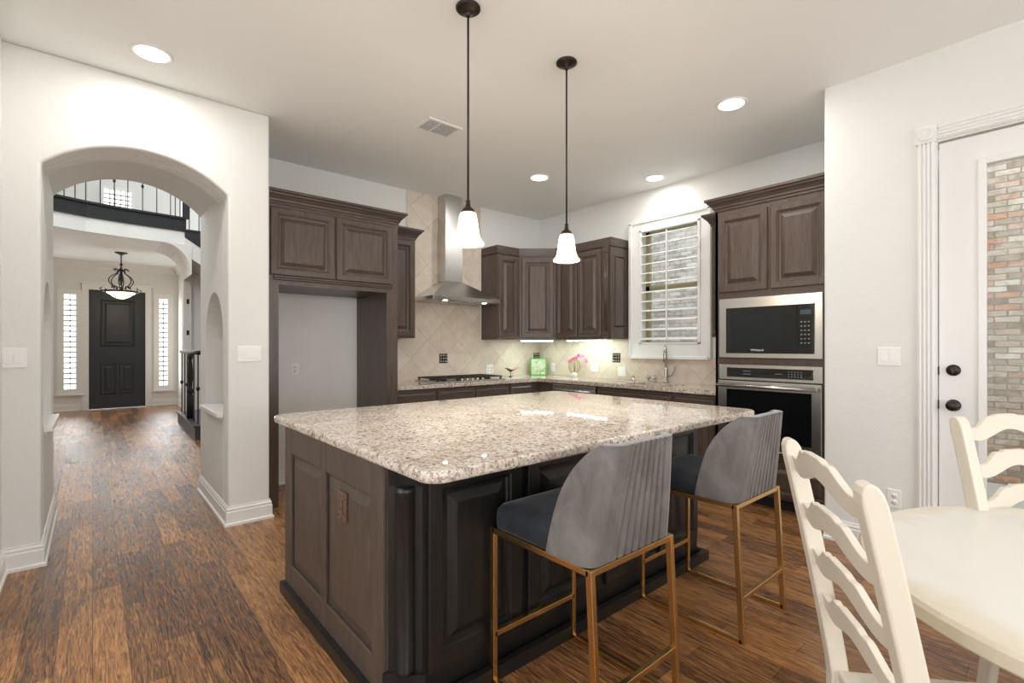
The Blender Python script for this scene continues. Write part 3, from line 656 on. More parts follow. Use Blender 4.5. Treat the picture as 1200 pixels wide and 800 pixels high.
c4 = thing('wall_cabinet', (XC, 3.85, UZ0), 'two-door dark wood wall cabinet left of the kitchen window', 'cabinet')
MB().box(XC, xB - .012, 3.405, 4.262, UZ0, UZ1).build('cabinet_box', M['cab'], c4, world=True)
pdoor('door', (XC, 4.245, UZ0 + .03), (0, -1, 0), NX, .345, UZ1 - UZ0 - .06, c4); pdoor('door', (XC, 3.885, UZ0 + .03), (0, -1, 0), NX, .345, UZ1 - UZ0 - .06, c4)
fl = MB().box(XC - .016, XC, 3.43, 3.50, UZ0, UZ1)
for k in range(3): fl.lathe([(.007, 0), (.007, .86)], (XC - .016, 3.447 + k * .018, UZ0 + .09), 8)
fl.box(XC - .022, XC, 3.425, 3.505, UZ0, UZ0 + .07).box(XC - .022, XC, 3.425, 3.505, UZ1 - .07, UZ1)
fl.build('fluted_pilaster', M['cab'], c4, world=True)
pdoor('end_panel', (XC + .03, 3.405, UZ0 + .10), X_, NY, .25, UZ1 - UZ0 - .18, c4, prof=[(0, .004), (.03, .004), (.036, 0), (.044, .0), (.06, .010)])
MB().sweep([P3_, P4_, P5_], CROWN, z=2.42, side=-1, ga=P2_).build('crown', M['cab_h'], c4, world=True)
# slim cabinet right of the window
TY0, TY1 = 1.165, 2.045; TX = 4.085
c5 = thing('wall_cabinet', (XC, 2.12, UZ0), 'slim dark wood wall cabinet squeezed between window and oven tower', 'cabinet')
MB().box(XC, xB - .012, TY1 + .002, 2.235, UZ0, UZ1).build('cabinet_box', M['cab'], c5, world=True)
pdoor('door', (XC, 2.225, UZ0 + .03), (0, -1, 0), NX, .17, UZ1 - UZ0 - .06, c5)
MB().sweep([(xB - .012, 2.235), (XC, 2.235), (XC, TY1 + .002)], CROWN, z=2.42, side=1).build('crown', M['cab_h'], c5, world=True)
# oven tower
tw = thing('oven_cabinet', (TX, 1.6, 0), 'tall dark wood oven tower holding the microwave and wall oven', 'cabinet')
m = MB().box(TX, xB - .001, TY0, TY0 + .02, .10, 2.47).box(TX, xB - .001, TY1 - .02, TY1, .10, 2.47).box(TX, TX + .02, TY0, 1.235, .10, 2.47).box(TX, TX + .02, 1.995, TY1, .10, 2.47)
m.box(TX, TX + .02, 1.235, 1.995, 1.70, 2.47).box(TX, TX + .02, 1.235, 1.995, 1.150, 1.200).box(TX, TX + .02, 1.235, 1.995, .10, .405).box(xB - .03, xB - .01, TY0, TY1, .10, 2.47)
m.box(TX + .02, xB - .03, TY0 + .02, TY1 - .02, 1.175, 1.185).box(TX + .02, xB - .03, TY0 + .02, TY1 - .02, .385, .395)
m.build('cabinet_box', M['cab'], tw, world=True)
MB().box(TX + .07, xB - .02, TY0, TY1, 0, .10).build('toe_kick', M['cab_in'], tw, world=True)
pdoor('door', (TX, 2.018, 1.755), (0, -1, 0), NX, .405, .655, tw); pdoor('door', (TX, 1.593, 1.755), (0, -1, 0), NX, .405, .655, tw)
pdoor('drawer', (TX, 2.018, .125), (0, -1, 0), NX, .83, .255, tw, prof=[(0, .016), (.004, .02), (.03, .02), (.036, .01), (.044, .008), (.07, .018)])
MB().sweep([(xB, TY1), (TX, TY1), (TX, 1.131)], CROWN, z=2.455, side=1).build('crown', M['cab_h'], tw, world=True)

# microwave
mw = thing('microwave', (TX, 1.615, 1.2), 'built-in stainless microwave with black glass door, above the wall oven', 'microwave')
a0, a1 = 1.223, 2.005
MB().box(TX - .022, TX, a0, a1, 1.203, 1.70).build('trim_kit', M['steel'], mw, world=True, bevel=.004)
MB().box(TX, TX + .40, 1.24, 1.99, 1.21, 1.69).build('body', M['blk'], mw, world=True)
MB().box(TX - .034, TX - .022, 1.395, 1.94, 1.242, 1.618).build('door', M['blkglass'], mw, world=True, bevel=.003)
MB().box(TX - .034, TX - .022, 1.275, 1.392, 1.242, 1.618).build('control_panel', M['blkglass'], mw, world=True, bevel=.003)
MB().box(TX - .037, TX - .033, 1.275, 1.94, 1.618, 1.628).build('door_trim', M['steel'], mw, world=True)
MB().box(TX - .0345, TX - .034, 1.50, 1.86, 1.30, 1.56).build('window', plain('tinted_window', (.010, .014, .015), .05), mw, world=True)
bpm = plain('button_print', (.28, .29, .30), .5)
for r in range(6):
    for c in range(3): MB().box(TX - .0348, TX - .034, 1.305 + c * .025, 1.317 + c * .025, 1.32 + r * .032, 1.328 + r * .032).build('button', bpm, mw, world=True)
MB().box(TX - .0348, TX - .034, 1.295, 1.37, 1.54, 1.575).build('display', plain('display_glass', (.05, .08, .10), .1), mw, world=True)
def text(s, name, loc, rot, size, mat, parent):
    d = bpy.data.curves.new(name, 'FONT'); d.body = s; d.size = size; d.align_x = 'CENTER'; d.extrude = .0004; d.materials.append(mat)
    tmp = bpy.data.objects.new('lettering', d); C.objects.link(tmp)
    dg = bpy.context.evaluated_depsgraph_get(); dg.update()
    me = bpy.data.meshes.new_from_object(tmp.evaluated_get(dg)); bpy.data.objects.remove(tmp); bpy.data.curves.remove(d)
    o = bpy.data.objects.new(name, me); C.objects.link(o)
    if not me.materials: me.materials.append(mat)
    o.parent = parent; o.location = Vector(loc) - parent.location; o.rotation_euler = rot
    return o
text('Whirlpool', 'logo', (TX - .0352, 1.685, 1.262), (PI / 2, 0, -PI / 2), .024, M['white'], mw)
# wall oven
ov = thing('oven', (TX, 1.615, .41), 'stainless wall oven with large black glass door and bar handle', 'oven')
MB().box(TX, TX + .5, 1.24, 1.99, .415, 1.145).build('body', M['blk'], ov, world=True)
MB().box(TX - .022, TX, a0, a1, 1.022, 1.148).build('control_panel', M['steel'], ov, world=True, bevel=.004)
MB().box(TX - .026, TX - .022, 1.285, 1.935, 1.045, 1.122).build('display', M['blkglass'], ov, world=True)
for r in range(3):
    for c in range(5): MB().box(TX - .0268, TX - .026, 1.36 + c * .022, 1.370 + c * .022, 1.062 + r * .018, 1.067 + r * .018).build('button', bpm, ov, world=True)
for y0, y1, z in ((1.50, 1.55, 1.08), (1.74, 1.80, 1.07), (1.74, 1.80, 1.095)): MB().box(TX - .0268, TX - .026, y0, y1, z, z + .004).build('button', bpm, ov, world=True)
od = MB().box(TX - .04, TX - .002, a0, a1, .480, 1.014).build('door', M['steel'], ov, world=True, bevel=.006)
MB().box(TX - .044, TX - .039, 1.29, 1.93, .545, .945).build('window', M['blkglass'], od, world=True, bevel=.004)
hb = MB().tube([(TX - .095, 1.245, .978), (TX - .095, 1.985, .978)], .0145, 12)
for y in (1.265, 1.965): hb.bar((TX - .095, y, .978), (TX - .04, y, .978), .022, .022)
hb.build('handle', M['steel'], od, world=True)
MB().box(TX - .03, TX, a0, a1, .412, .474).build('lower_vent', M['steel'], ov, world=True, bevel=.003)
MB().box(TX - .031, TX - .029, 1.55, 1.66, .436, .448).build('badge', M['white'], ov, world=True)

# base cabinets (fronts y = 4.30, x = 4.12)
BY, BX, BZ = 4.305, 4.125, .874
def basefront(t, x0, x1, two, side='A', drawers=1):
    def F(nm, a, b, z0, z1, prof):
        if side == 'A': pdoor(nm, (a, BY, z0), X_, NY, b - a, z1 - z0, t, prof=prof, mat=M['cab_h'] if prof is DRAW else M['cab'])
        else: pdoor(nm, (BX, b, z0), (0, -1, 0), NX, b - a, z1 - z0, t, prof=prof, mat=M['cab_h'] if prof is DRAW else M['cab'])
    n = 2 if two else 1; wd = (x1 - x0) / n
    for k in range(drawers): 
        dw = (x1 - x0) / drawers; F('drawer', x0 + dw * k + .010, x0 + dw * (k + 1) - .010, .70, .852, DRAW)
    for k in range(n): F('door', x0 + wd * k + .010, x0 + wd * (k + 1) - .010, .12, .685, DOOR)
def basecab(x0, x1, two, label, side='A', drawers=1):
    if side == 'A':
        t = thing('base_cabinet', ((x0 + x1) / 2, BY, 0), label, 'cabinet')
        MB().box(x0, x1, BY, yA - .012, .10, BZ).build('cabinet_box', M['cab'], t, world=True)
        MB().box(x0, x1, BY + .07, yA - .02, 0, .10).build('toe_kick', M['cab_in'], t, world=True)
    else:
        t = thing('base_cabinet', (BX, (x0 + x1) / 2, 0), label, 'cabinet')
        MB().box(BX, xB - .012, x0, x1, .10, BZ if label.find('sink') < 0 else .66).box(BX, BX + .02, x0, x1, .6, BZ).build('cabinet_box', M['cab'], t, world=True)
        MB().box(BX + .07, xB - .02, x0, x1, 0, .10).build('toe_kick', M['cab_in'], t, world=True)
    basefront(t, x0, x1, two, side, drawers)
    return t
basecab(2.20, 2.678, False, 'dark wood base cabinet left of the cooktop cabinet, against the refrigerator surround')
basecab(2.68, 3.658, True, 'dark wood two-drawer base cabinet under the gas cooktop', drawers=2)
basecab(3.66, 4.03, False, 'dark wood base cabinet right of the cooktop, nearest the corner')
cc = thing('corner_base_cabinet', (4.4, 4.6, 0), 'dark wood corner base cabinet between cooktop run and dishwasher', 'cabinet')
MB().prism([(4.032, BY), (4.032, yA - .012), (xB - .012, yA - .012), (xB - .012, 4.05), (BX, 4.05), (BX, BY)], .10, BZ, 'z').build('cabinet_box', M['cab'], cc, world=True)
MB().prism([(4.032, BY + .07), (4.032, yA - .02), (xB - .02, yA - .02), (xB - .02, 4.05), (BX + .07, 4.05), (BX + .07, BY + .07)], 0, .10, 'z').build('toe_kick', M['cab_in'], cc, world=True)
dw = thing('dishwasher', (BX, 3.72, 0), 'stainless dishwasher under the counter below the orchid', 'dishwasher')
MB().box(BX + .01, xB - .02, 3.385, 4.045, .10, .868).build('body', M['blk'], dw, world=True)
MB().box(BX - .025, BX + .01, 3.395, 4.035, .11, .862).build('door', M['steel'], dw, world=True, bevel=.005)
MB().tube([(BX - .06, 3.44, .80), (BX - .06, 3.99, .80)], .011, 10).bar((BX - .06, 3.46, .80), (BX - .02, 3.46, .80), .016, .016).bar((BX - .06, 3.97, .80), (BX - .02, 3.97, .80), .016, .016).build('handle', M['steel'], dw, world=True)
MB().box(BX + .05, xB - .02, 3.385, 4.045, 0, .10).build('toe_kick', M['cab_in'], dw, world=True)
basecab(2.482, 3.380, True, 'dark wood base cabinet under the kitchen sink', 'B')
basecab(2.05, 2.480, False, 'dark wood base cabinet between the sink and the oven tower', 'B')

# L-shaped countertop with sink cutout
SX0, SX1, SY0, SY1 = 4.19, 4.56, 2.52, 3.08
CX, CY = 4.095, 4.275
ct = MB()
ct.box(2.198, 4.095, CY, yA - .012, BZ, .914)
ct.prism([(4.095, CY), (4.095, yA - .012), (xB - .012, yA - .012), (xB - .012, SY1), (CX, SY1), (CX, CY)], BZ, .914, 'z')
ct.box(CX, SX0, SY0, SY1, BZ, .914).box(SX1, xB - .012, SY0, SY1, BZ, .914).box(CX, xB - .012, 2.048, SY0, BZ, .914)
tag(ct.build('countertop', M['granite'], bevel=0), 'L-shaped speckled granite worktop along the back and window walls', 'countertop')
sk = thing('kitchen_sink', (4.375, 2.8, .70), 'stainless undermount sink set into the worktop below the window', 'sink')
s_ = MB(); t_ = .004
s_.box(SX0, SX1, SY0, SY1, .70, .704).box(SX0 - t_, SX0, SY0, SY1, .70, .873).box(SX1, SX1 + t_, SY0, SY1, .70, .873).box(SX0, SX1, SY0 - t_, SY0, .70, .873).box(SX0, SX1, SY1, SY1 + t_, .70, .873)
s_.build('basin', M['steel'], sk, world=True)
MB().lathe([(.04, 0), (.04, .004), (.03, .002), (.001, .002)], (4.375, 2.8, .704), 18).build('drain', M['steel_d'], sk, world=True)
fc = thing('faucet', (4.625, 2.86, .914), 'brushed nickel pull-down kitchen faucet with side lever behind the sink', 'faucet', math.radians(28))
MB().lathe([(.032, 0), (.032, .012), (.024, .02), (.022, .14), (.018, .16)], (0, 0, 0), 18).build('base', M['steel_d'], fc)
pts = [(0, 0, .15), (0, 0, .28), (-.01, 0, .33), (-.05, 0, .375), (-.10, 0, .385), (-.14, 0, .36), (-.16, 0, .32)]
MB().tube(pts, .014, 12).build('spout', M['steel_d'], fc)
MB().lathe([(.014, .0), (.020, -.02), (.022, -.09), (.016, -.10)], (-.165, 0, .32), 14).build('spray_head', M['steel_d'], fc)
MB().tube([(0, -.02, .07), (0, -.05, .085), (0, -.075, .13), (-.005, -.085, .20)], .010, 8, [1.4, 1.2, 1, .7]).build('lever', M['steel_d'], fc)
def disp(pos, hh, label, head):
    t = thing('soap_dispenser' if not head else 'faucet_accessory', pos, label, 'dispenser' if not head else 'tap knob', group=None)
    if head:
        MB().lathe([(.027, 0), (.027, .008), (.012, .014), (.012, .030), (.028, .036), (.030, .046), (.020, .052), (.012, .056), (.012, .066), (.018, .070), (.001, .076)], (0, 0, 0), 16).build('knob', M['steel_d'], t)
    else:
        MB().lathe([(.018, 0), (.018, .008), (.010, .014), (.010, .05), (.001, .052)], (0, 0, 0), 14).build('body', M['steel_d'], t)
        MB().tube([(0, 0, .045), (-.02, 0, .052), (-.05, 0, .046)], .006, 8).build('spout', M['steel_d'], t)
disp((4.63, 3.27, .914), .06, 'short nickel soap pump at the left end of the sink', False)
disp((4.63, 3.085, .914), .06, 'squat nickel knob behind the sink, nearer the soap pump', True)
disp((4.63, 3.005, .914), .06, 'squat nickel knob behind the sink, nearer the faucet', True)

# cooktop
ck = thing('gas_cooktop', (3.19, 4.60, .914), 'stainless gas cooktop with black cast iron grates below the hood', 'cooktop')
MB().box(-.455, .455, -.25, .25, 0, .012).build('body', M['steel'], ck, bevel=.004)
for gx in (-.30, 0, .30):
    g = MB()
    for s in (-1, 1):
        g.box(gx - .14, gx + .14, s * .20 - .006, s * .20 + .006, .035, .047); g.box(gx + s * .134 - .006, gx + s * .134 + .006, -.20, .20, .035, .047)
    g.box(gx - .14, gx + .14, -.006, .006, .036, .048); g.box(gx - .006, gx + .006, -.20, .20, .036, .048)
    for s in (-1, 1):
        g.box(gx + s * .07 - .004, gx + s * .07 + .004, -.20, .20, .036, .047)
        for q in (-1, 1): g.box(gx + s * .13 - .008, gx + s * .13 + .008, q * .19 - .008, q * .19 + .008, .010, .040)
    g.build('grate', M['grate'], ck)
for gx, gy in ((-.30, .11), (-.30, -.10), (0, .03), (.30, .11), (.30, -.10)):
    MB().lathe([(.045, .012), (.045, .020), (.032, .026), (.030, .034), (.001, .036)], (gx, gy, 0), 16).build('burner', M['grate'], ck)
for k in range(5): MB().lathe([(.020, .012), (.019, .030), (.016, .036), (.001, .037)], (-.14 + k * .07, -.225, 0), 14).build('knob', M['steel'], ck)

# hood
hd = thing('range_hood', (3.205, 4.7, 1.80), 'stainless steel chimney range hood above the cooktop', 'range hood')
hx0, hx1, hy0, hy1 = 2.745, 3.665, 4.475, yA - .012
HT = 2.05
MB().box(hx0, hx1, hy0, hy1, 1.805, 1.848).build('rim', M['steel'], hd, world=True, bevel=.002)
kx0, kx1, ky0 = 3.055, 3.29, 4.715
v = [(hx0, hy0, 1.848), (hx1, hy0, 1.848), (hx1, hy1, 1.848), (hx0, hy1, 1.848), (kx0, ky0, HT), (kx1, ky0, HT), (kx1, hy1, HT), (kx0, hy1, HT)]
MB().add(v, [(0, 3, 2, 1), (4, 5, 6, 7), (0, 1, 5, 4), (1, 2, 6, 5), (2, 3, 7, 6), (3, 0, 4, 7)]).build('canopy', M['steel'], hd, world=True)
MB().box(kx0, kx1, ky0, hy1, HT, 2.62).box(kx0 + .004, kx1 - .004, ky0 + .004, hy1, 2.62, H - .002).build('chimney', M['steel'], hd, world=True)
MB().box(3.25, 3.55, hy0 - .002, hy0, 1.818, 1.836).build('control_strip', plain('hood_controls', (.20, .2, .2), .3), hd, world=True)
MB().box(hx0 + .04, hx1 - .04, hy0 + .05, hy1 - .03, 1.800, 1.806).build('filter', M['steel_d'], hd, world=True)
for x in (2.93, 3.47):
    MB().lathe([(.026, 0), (.026, -.006), (.001, -.007)], (x, 4.53, 1.806), 14).build('hood_lamp', M['bulb'], hd, world=True)
# under-cabinet lights
def strip(label, a, b):
    a = Vector(a); b = Vector(b); t = thing('under_cabinet_light', tuple((a + b) / 2), label, 'light')
    MB().bar(a - Vector((0, 0, .009)), b - Vector((0, 0, .009)), .07, .012).build('housing', M['white'], t, world=True)
    MB().bar(a - Vector((0, 0, .017)), b - Vector((0, 0, .017)), .020, .004).build('lens', M['strip'], t, world=True)
    mid = (a + b) / 2; ang = math.atan2(b.y - a.y, b.x - a.x)
strip('lit strip light under the diagonal corner wall cabinet', (4.13, 4.62, UZ0), (4.42, 4.34, UZ0))
strip('lit strip light under the two-door wall cabinet left of the window', (4.50, 4.16, UZ0), (4.50, 3.56, UZ0))

# ------------------------------------------------------------------ island
IX0, IX1, IY0, IY1 = .80, 2.80, 1.52, 2.76
il = thing('kitchen_island', (1.8, 2.1, 0), 'large kitchen island with dark panelled sides under a granite top', 'island')
CH = .087
MB().prism([(IX0, IY0 + CH), (IX0 + CH, IY0), (IX1, IY0), (IX1, IY1), (IX0, IY1)], 0.0, BZ, 'z').build('island_body', [M['isl_shade']], il, world=True)
# end skin (left face)
es = MB().box(IX0 - .006, IX0, IY0 + CH, IY1, 0, BZ); es.build('end_skin', M['isl_end'], il, world=True)
EP = [(0, .0), (.006, -.004), (.012, -.008), (.02, -.008), (.05, .006)]
# frame-and-panel end: stiles and rails raised, panels inside
ef = MB(); fx = IX0 - .022
for y0, y1 in ((IY0 + CH, 1.695), (2.165, 2.215), (2.655, IY1)): ef.box(fx, IX0 - .006, y0, y1, 0, BZ)
ef.box(fx, IX0 - .006, 1.695, 2.165, .745, BZ).box(fx, IX0 - .006, 2.215, 2.655, .765 - .02, BZ).box(fx, IX0 - .006, 1.695, 2.165, 0, .165).box(fx, IX0 - .006, 2.215, 2.655, 0, .165)
ef.build('end_frame', M['isl_end'], il, world=True, bevel=.003)
for y0, y1 in ((1.70, 2.16), (2.22, 2.65)):
    MB().rings((IX0 - .006, y1, .17), (0, -1, 0), (0, 0, 1), NX, y1 - y0, .57, [(0, .001), (.012, .002), (.05, .014), (.053, .014)], back=0).build('end_panel', M['isl_end'], il, world=True)
MB().sweep([(IX0 - .02, IY1), (IX0 - .02, IY0 + CH), (IX0 + CH - .02, IY0 - .02), (IX1 + .02, IY0 - .02), (IX1 + .02, IY1)], [(0, 0), (.014, 0), (.014, .018), (.008, .026), (.006, .05), (0, .055), (-.03, .055), (-.03, 0)], side=-1).build('base_moulding', M['isl_shade'], il, world=True)
# corner: turned half column in the chamfer
cx_, cy_ = IX0 + CH / 2 - .004, IY0 + CH / 2 - .004
MB().lathe([(.026, .14), (.036, .145), (.036, .16), (.034, .165), (.034, .775), (.036, .78), (.036, .80), (.024, .805)], (cx_, cy_, 0), 24).build('corner_column', M['isl_shade'], il, world=True)
MB().prism([(IX0 - .022, IY0 + CH - .0), (IX0 + CH, IY0 - .022), (IX0 + CH + .01, IY0), (IX0, IY0 + CH + .01)], 0, .14, 'z').build('corner_block', M['isl_shade'], il, world=True)
MB().prism([(IX0 - .0, IY0 + CH - .0), (IX0 + CH, IY0 - .00), (IX0 + CH + .01, IY0 + .01), (IX0 + .01, IY0 + CH + .01)], .80, BZ, 'z').build('corner_block', M['isl_shade'], il, world=True)
for x0, x1 in ((.905, 1.345), (1.385, 1.86), (1.90, 2.33), (2.37, 2.775)):
    pdoor('front_panel', (x0, IY0, .135), X_, NY, x1 - x0, .705, il, M['isl_shade'], prof=[(0, .016), (.004, .02), (.055, .02), (.060, .013), (.068, .011), (.074, .003), (.086, .002), (.118, .016), (.122, .017)])
# outlet plate on the end
op = thing('wall_outlet', (IX0 - .020, 1.965, .645), 'brown outlet plate on the left end of the island', 'outlet', -PI / 2)
MB().box(-.045, .045, -.011, 0, -.06, .06).build('plate', M['rope'], op, bevel=.004)
MB().box(-.02, .02, -.017, -.010, -.032, .032).build('cover', M['rope'], op, bevel=.003)
def rounded(x0, x1, y0, y1, r, n=8):
    p = []
    for cx, cy, a in ((x1 - r, y0 + r, -PI / 2), (x1 - r, y1 - r, 0), (x0 + r, y1 - r, PI / 2), (x0 + r, y0 + r, PI)):
        for k in range(n + 1): p.append((cx + r * math.cos(a + PI / 2 * k / n), cy + r * math.sin(a + PI / 2 * k / n)))
    return p
tp = MB().prism(rounded(.765, 3.07, 1.268, 2.975, .07), BZ, .914, 'z')
tag(tp.build('island_countertop', M['granite'], bevel=.012, seg=3), 'large rectangular speckled granite slab on top of the island', 'countertop')

# ------------------------------------------------------------------ bar stools
def make_stool(label, loc):
    t = thing('bar_stool', loc, label, 'stool', group='velvet bar stools at the island')
    W = .225; q = .020; zt = .60
    yb, yf = -.235, .245      # rear/front of frame; floor rear further out
    fb = -.268
    fr = MB()
    for x in (-W, W): fr.bar((x, yb, zt - q / 2), (x, yf, zt - q / 2), q, q)
    fr.bar((-W, yb, zt - q / 2), (W, yb, zt - q / 2), q, q).bar((-W, yf, zt - q / 2), (W, yf, zt - q / 2), q, q)
    fr.build('seat_frame', M['gold'], t, bevel=.0015)
    for x in (-W, W):
        MB().bar((x, yb, zt), (x, fb, 0.0), q, q + .004, (0, 1, 0)).build('leg', M['gold'], t, bevel=.0015)
        MB().bar((x, yf, zt), (x, yf, 0.0), q, q, (0, 1, 0)).build('leg', M['gold'], t, bevel=.0015)
        MB().bar((x, fb, q / 2), (x, yf, q / 2), q, q).build('floor_runner', M['gold'], t, bevel=.0015)
    yr = fb + (yb - fb) * .19 / .6
    MB().bar((-W, yr, .19), (W, yr, .19), q, q).build('footrest', M['gold'], t, bevel=.0015)
    MB().bar((-W, yf, .19), (W, yf, .19), q, q).build('footrest', M['gold'], t, bevel=.0015)
    # seat cushion
    c = MB(); prof = [(0.0, .60), (.006, .607), (.008, .64), (.004, .665), (-.012, .682), (-.05, .692), (-.12, .695)]
    n = 10; ring0 = rounded(-W + .006, W - .006, yb + .02, yf + .012, .05, n)
    vs = []
    cxm, cym = 0, .01
    for off, z in prof:
        for x, y in ring0:
            d = Vector((x - cxm, y - cym)); L = d.length; d = d / L
            vs.append((x + d.x * off, y + d.y * off, z))
    k = len(ring0); fs = [(j * k + i, j * k + (i + 1) % k, (j + 1) * k + (i + 1) % k, (j + 1) * k + i) for j in range(len(prof) - 1) for i in range(k)]
    fs += [tuple(range(k))[::-1], tuple(range((len(prof) - 1) * k, len(prof) * k))]
    c.add(vs, fs, True).build('seat', M['velv_d'], t)
    # wrap-around shell back: s along the plan (left wing, rear, right wing), v up
    def shell(off):
        NS, NV = 240, 22; rows = []
        for j in range(NV + 1):
            v = j / NV
            half = .238 - .056 * v ** 1.2          # narrows to the top
            lean = yb - .008 - .055 * v             # rear surface leans back
            wing = .135 * (1 - v ** 3.6) ** .9 + .058      # how far the side wings reach forward
            r = .055
            row = []
            L1 = wing - r; L2 = r * PI / 2; L3 = 2 * (half - r); T = 2 * L1 + 2 * L2 + L3
            for i in range(NS + 1):
                s = i / NS * T
                if s < L1: p = Vector((-half, lean + wing - s)); nn = Vector((-1, 0))
                elif s < L1 + L2:
                    a = (s - L1) / r; p = Vector((-half + r - r * math.cos(a), lean + r - r * math.sin(a))); nn = Vector((-math.cos(a), -math.sin(a)))
                elif s < L1 + L2 + L3: q_ = s - L1 - L2; p = Vector((-half + r + q_, lean)); nn = Vector((0, -1))
                elif s < L1 + 2 * L2 + L3:
                    a = (s - L1 - L2 - L3) / r; p = Vector((half - r + r * math.sin(a), lean + r - r * math.cos(a))); nn = Vector((math.sin(a), -math.cos(a)))
                else: q_ = s - L1 - 2 * L2 - L3; p = Vector((half, lean + r + q_)); nn = Vector((1, 0))
                g = 0
                u = (s - L1 - L2) / L3
                if off == 0 and .10 < u < 1.0:       # fluted channels
                    f = (u - .12) / .88 * 8
                    g = -.011 * math.exp(-((((f + .5) % 1) - .5) / .11) ** 2) * min(1, (u - .10) * 12) * min(1, (1.0 - u) * 12)
                p = p - nn * off + nn * g
                # side wings lose height at the front
                edge_ = min(s, T - s); drop = 0
                top = .985 - .012 * math.cos((i / NS - .5) * PI * 2) * 0
                z = .602 + (top - .602) * v
                row.append((p.x, p.y, z))
            rows.append(row)
        return rows
    A = shell(0); B = shell(.038)
    NS = len(A[0]) - 1; NV = len(A) - 1
    def flat(rows): return [p for r in rows for p in r]
    def grid(o, rev=False): return [(o + j * (NS + 1) + i, o + j * (NS + 1) + i + 1, o + (j + 1) * (NS + 1) + i + 1, o + (j + 1) * (NS + 1) + i) for j in range(NV) for i in range(NS)]
    mb = MB(); o2 = (NS + 1) * (NV + 1)
    fs = grid(0) + grid(o2)
    for j in range(NV):
        for i in (0, NS): fs.append((j * (NS + 1) + i, (j + 1) * (NS + 1) + i, o2 + (j + 1) * (NS + 1) + i, o2 + j * (NS + 1) + i))
    for i in range(NS):
        for j in (0, NV): fs.append((j * (NS + 1) + i, j * (NS + 1) + i + 1, o2 + j * (NS + 1) + i + 1, o2 + j * (NS + 1) + i))
    mb.add(flat(A) + flat(B), fs, True)
    bk = mb.build('backrest', M['velv'], t, bevel=.010, seg=3)
    return t
st1 = make_stool('grey velvet bar stool with gold legs nearest the camera, at the left', (1.40, 1.227, 0))
copy_tree(st1, (2.373, 1.222, 0), label='grey velvet bar stool with gold legs at the right end of the island')

# ------------------------------------------------------------------ pendants and recessed lights
def make_pendant(label, loc):
    t = thing('pendant_light', loc, label, 'pendant light', group='pendant lights over the island')
    MB().lathe([(.060, 0), (.064, -.006), (.064, -.012), (.056, -.018), (.050, -.018), (.036, -.028), (.016, -.033), (.014, -.040), (.008, -.052)], (0, 0, 0), 28).build('ceiling_canopy', M['bronze'], t)
    MB().lathe([(.0055, -.05), (.0055, -1.02)], (0, 0, 0), 10).build('rod', M['bronze'], t)
    MB().lathe([(.008, -.995), (.013, -1.003), (.010, -1.012), (.013, -1.02), (.013, -1.03), (.030, -1.045), (.038, -1.058), (.036, -1.064)], (0, 0, 0), 20).build('socket_cap', M['bronze'], t)
    s = MB(); pr = [(.034, -1.060), (.041, -1.068), (.046, -1.09), (.049, -1.12), (.053, -1.15), (.058, -1.18), (.066, -1.20), (.080, -1.215), (.084, -1.222), (.081, -1.228), (.074, -1.222), (.062, -1.208), (.053, -1.185), (.048, -1.15), (.044, -1.12), (.040, -1.09), (.034, -1.070)]
    n = 32; vs = [(r * math.cos(2 * PI * k / n), r * math.sin(2 * PI * k / n), z) for r, z in pr for k in range(n)]
    s.add(vs, [(j * n + k, j * n + (k + 1) % n, (j + 1) * n + (k + 1) % n, (j + 1) * n + k) for j in range(len(pr) - 1) for k in range(n)], True)
    s.build('glass_shade', M['shade'], t)
    MB().lathe([(.010, -1.065), (.018, -1.08), (.022, -1.095), (.016, -1.11), (.001, -1.115)], (0, 0, 0), 16).build('light_bulb', M['lens'], t)
    return t
pd = make_pendant('bell-shaped glass pendant light on a rod, the left and nearer of two', (1.470, 2.055, H))
copy_tree(pd, (2.212, 2.055, H), label='bell-shaped glass pendant light on a rod, the right and farther of two')
for x in (1.470, 2.212): point('pendant_glow', (x, 2.055, H - 1.155), 36, .03, (1, .95, .88))
def make_can(label, loc):
    t = thing('recessed_light', loc, label, 'ceiling light', group='recessed ceiling lights')
    MB().lathe([(.108, 0), (.108, -.004), (.100, -.009), (.088, -.006), (.084, 0.0)], (0, 0, 0), 36).build('trim_ring', M['white'], t)
    MB().lathe([(.085, -.001), (.084, -.005), (.001, -.006)], (0, 0, 0), 36).build('lens', M['lens'], t)
    return t
cans = [(.269, 3.615, 'recessed ceiling light in front of the archway wall'), (3.513, 3.647, 'recessed ceiling light between the pendants, near the hood corner'),
        (4.43, 2.87, 'small far recessed ceiling light near the kitchen window'), (3.502, 1.636, 'recessed ceiling light nearest the oven tower')]
cn = make_can(cans[0][2], (cans[0][0], cans[0][1], H))
for x, y, l in cans[1:]: copy_tree(cn, (x, y, H), label=l)
for i, (x, y, l) in enumerate(cans): area('can_and_fill_glow', (x, y, H - .02), (0, 0, 0), .16, .16, CAN * (.65, 1, .38, 1)[i], (1, .985, .96), 'DISK')
for x, y in ((.9, -.5), (-1.2, 1.6)): area('can_and_fill_glow', (x, y, H - .02), (0, 0, 0), .16, .16, CAN, (1, .985, .96), 'DISK')  # extra ceiling fill added out of view, no fixtures

vt = thing('ceiling_vent', (2.10, 3.34, H), 'white slatted air vent in the ceiling left of the pendants', 'vent')
MB().box(-.155, .155, -.115, .115, -.008, 0).build('frame', M['white'], vt, bevel=.003)
MB().box(-.125, .125, -.085, .085, -.010, -.0075).build('opening', M['grate'], vt)
sl = MB()
for k in range(13): sl.bar((-.125, -.08 + k * .0133, -.012), (.125, -.08 + k * .0133, -.012), .0032, .002)
sl.box(-.045, -.035, -.085, .085, -.015, -.008)
sl.build('grille', M['white'], vt)

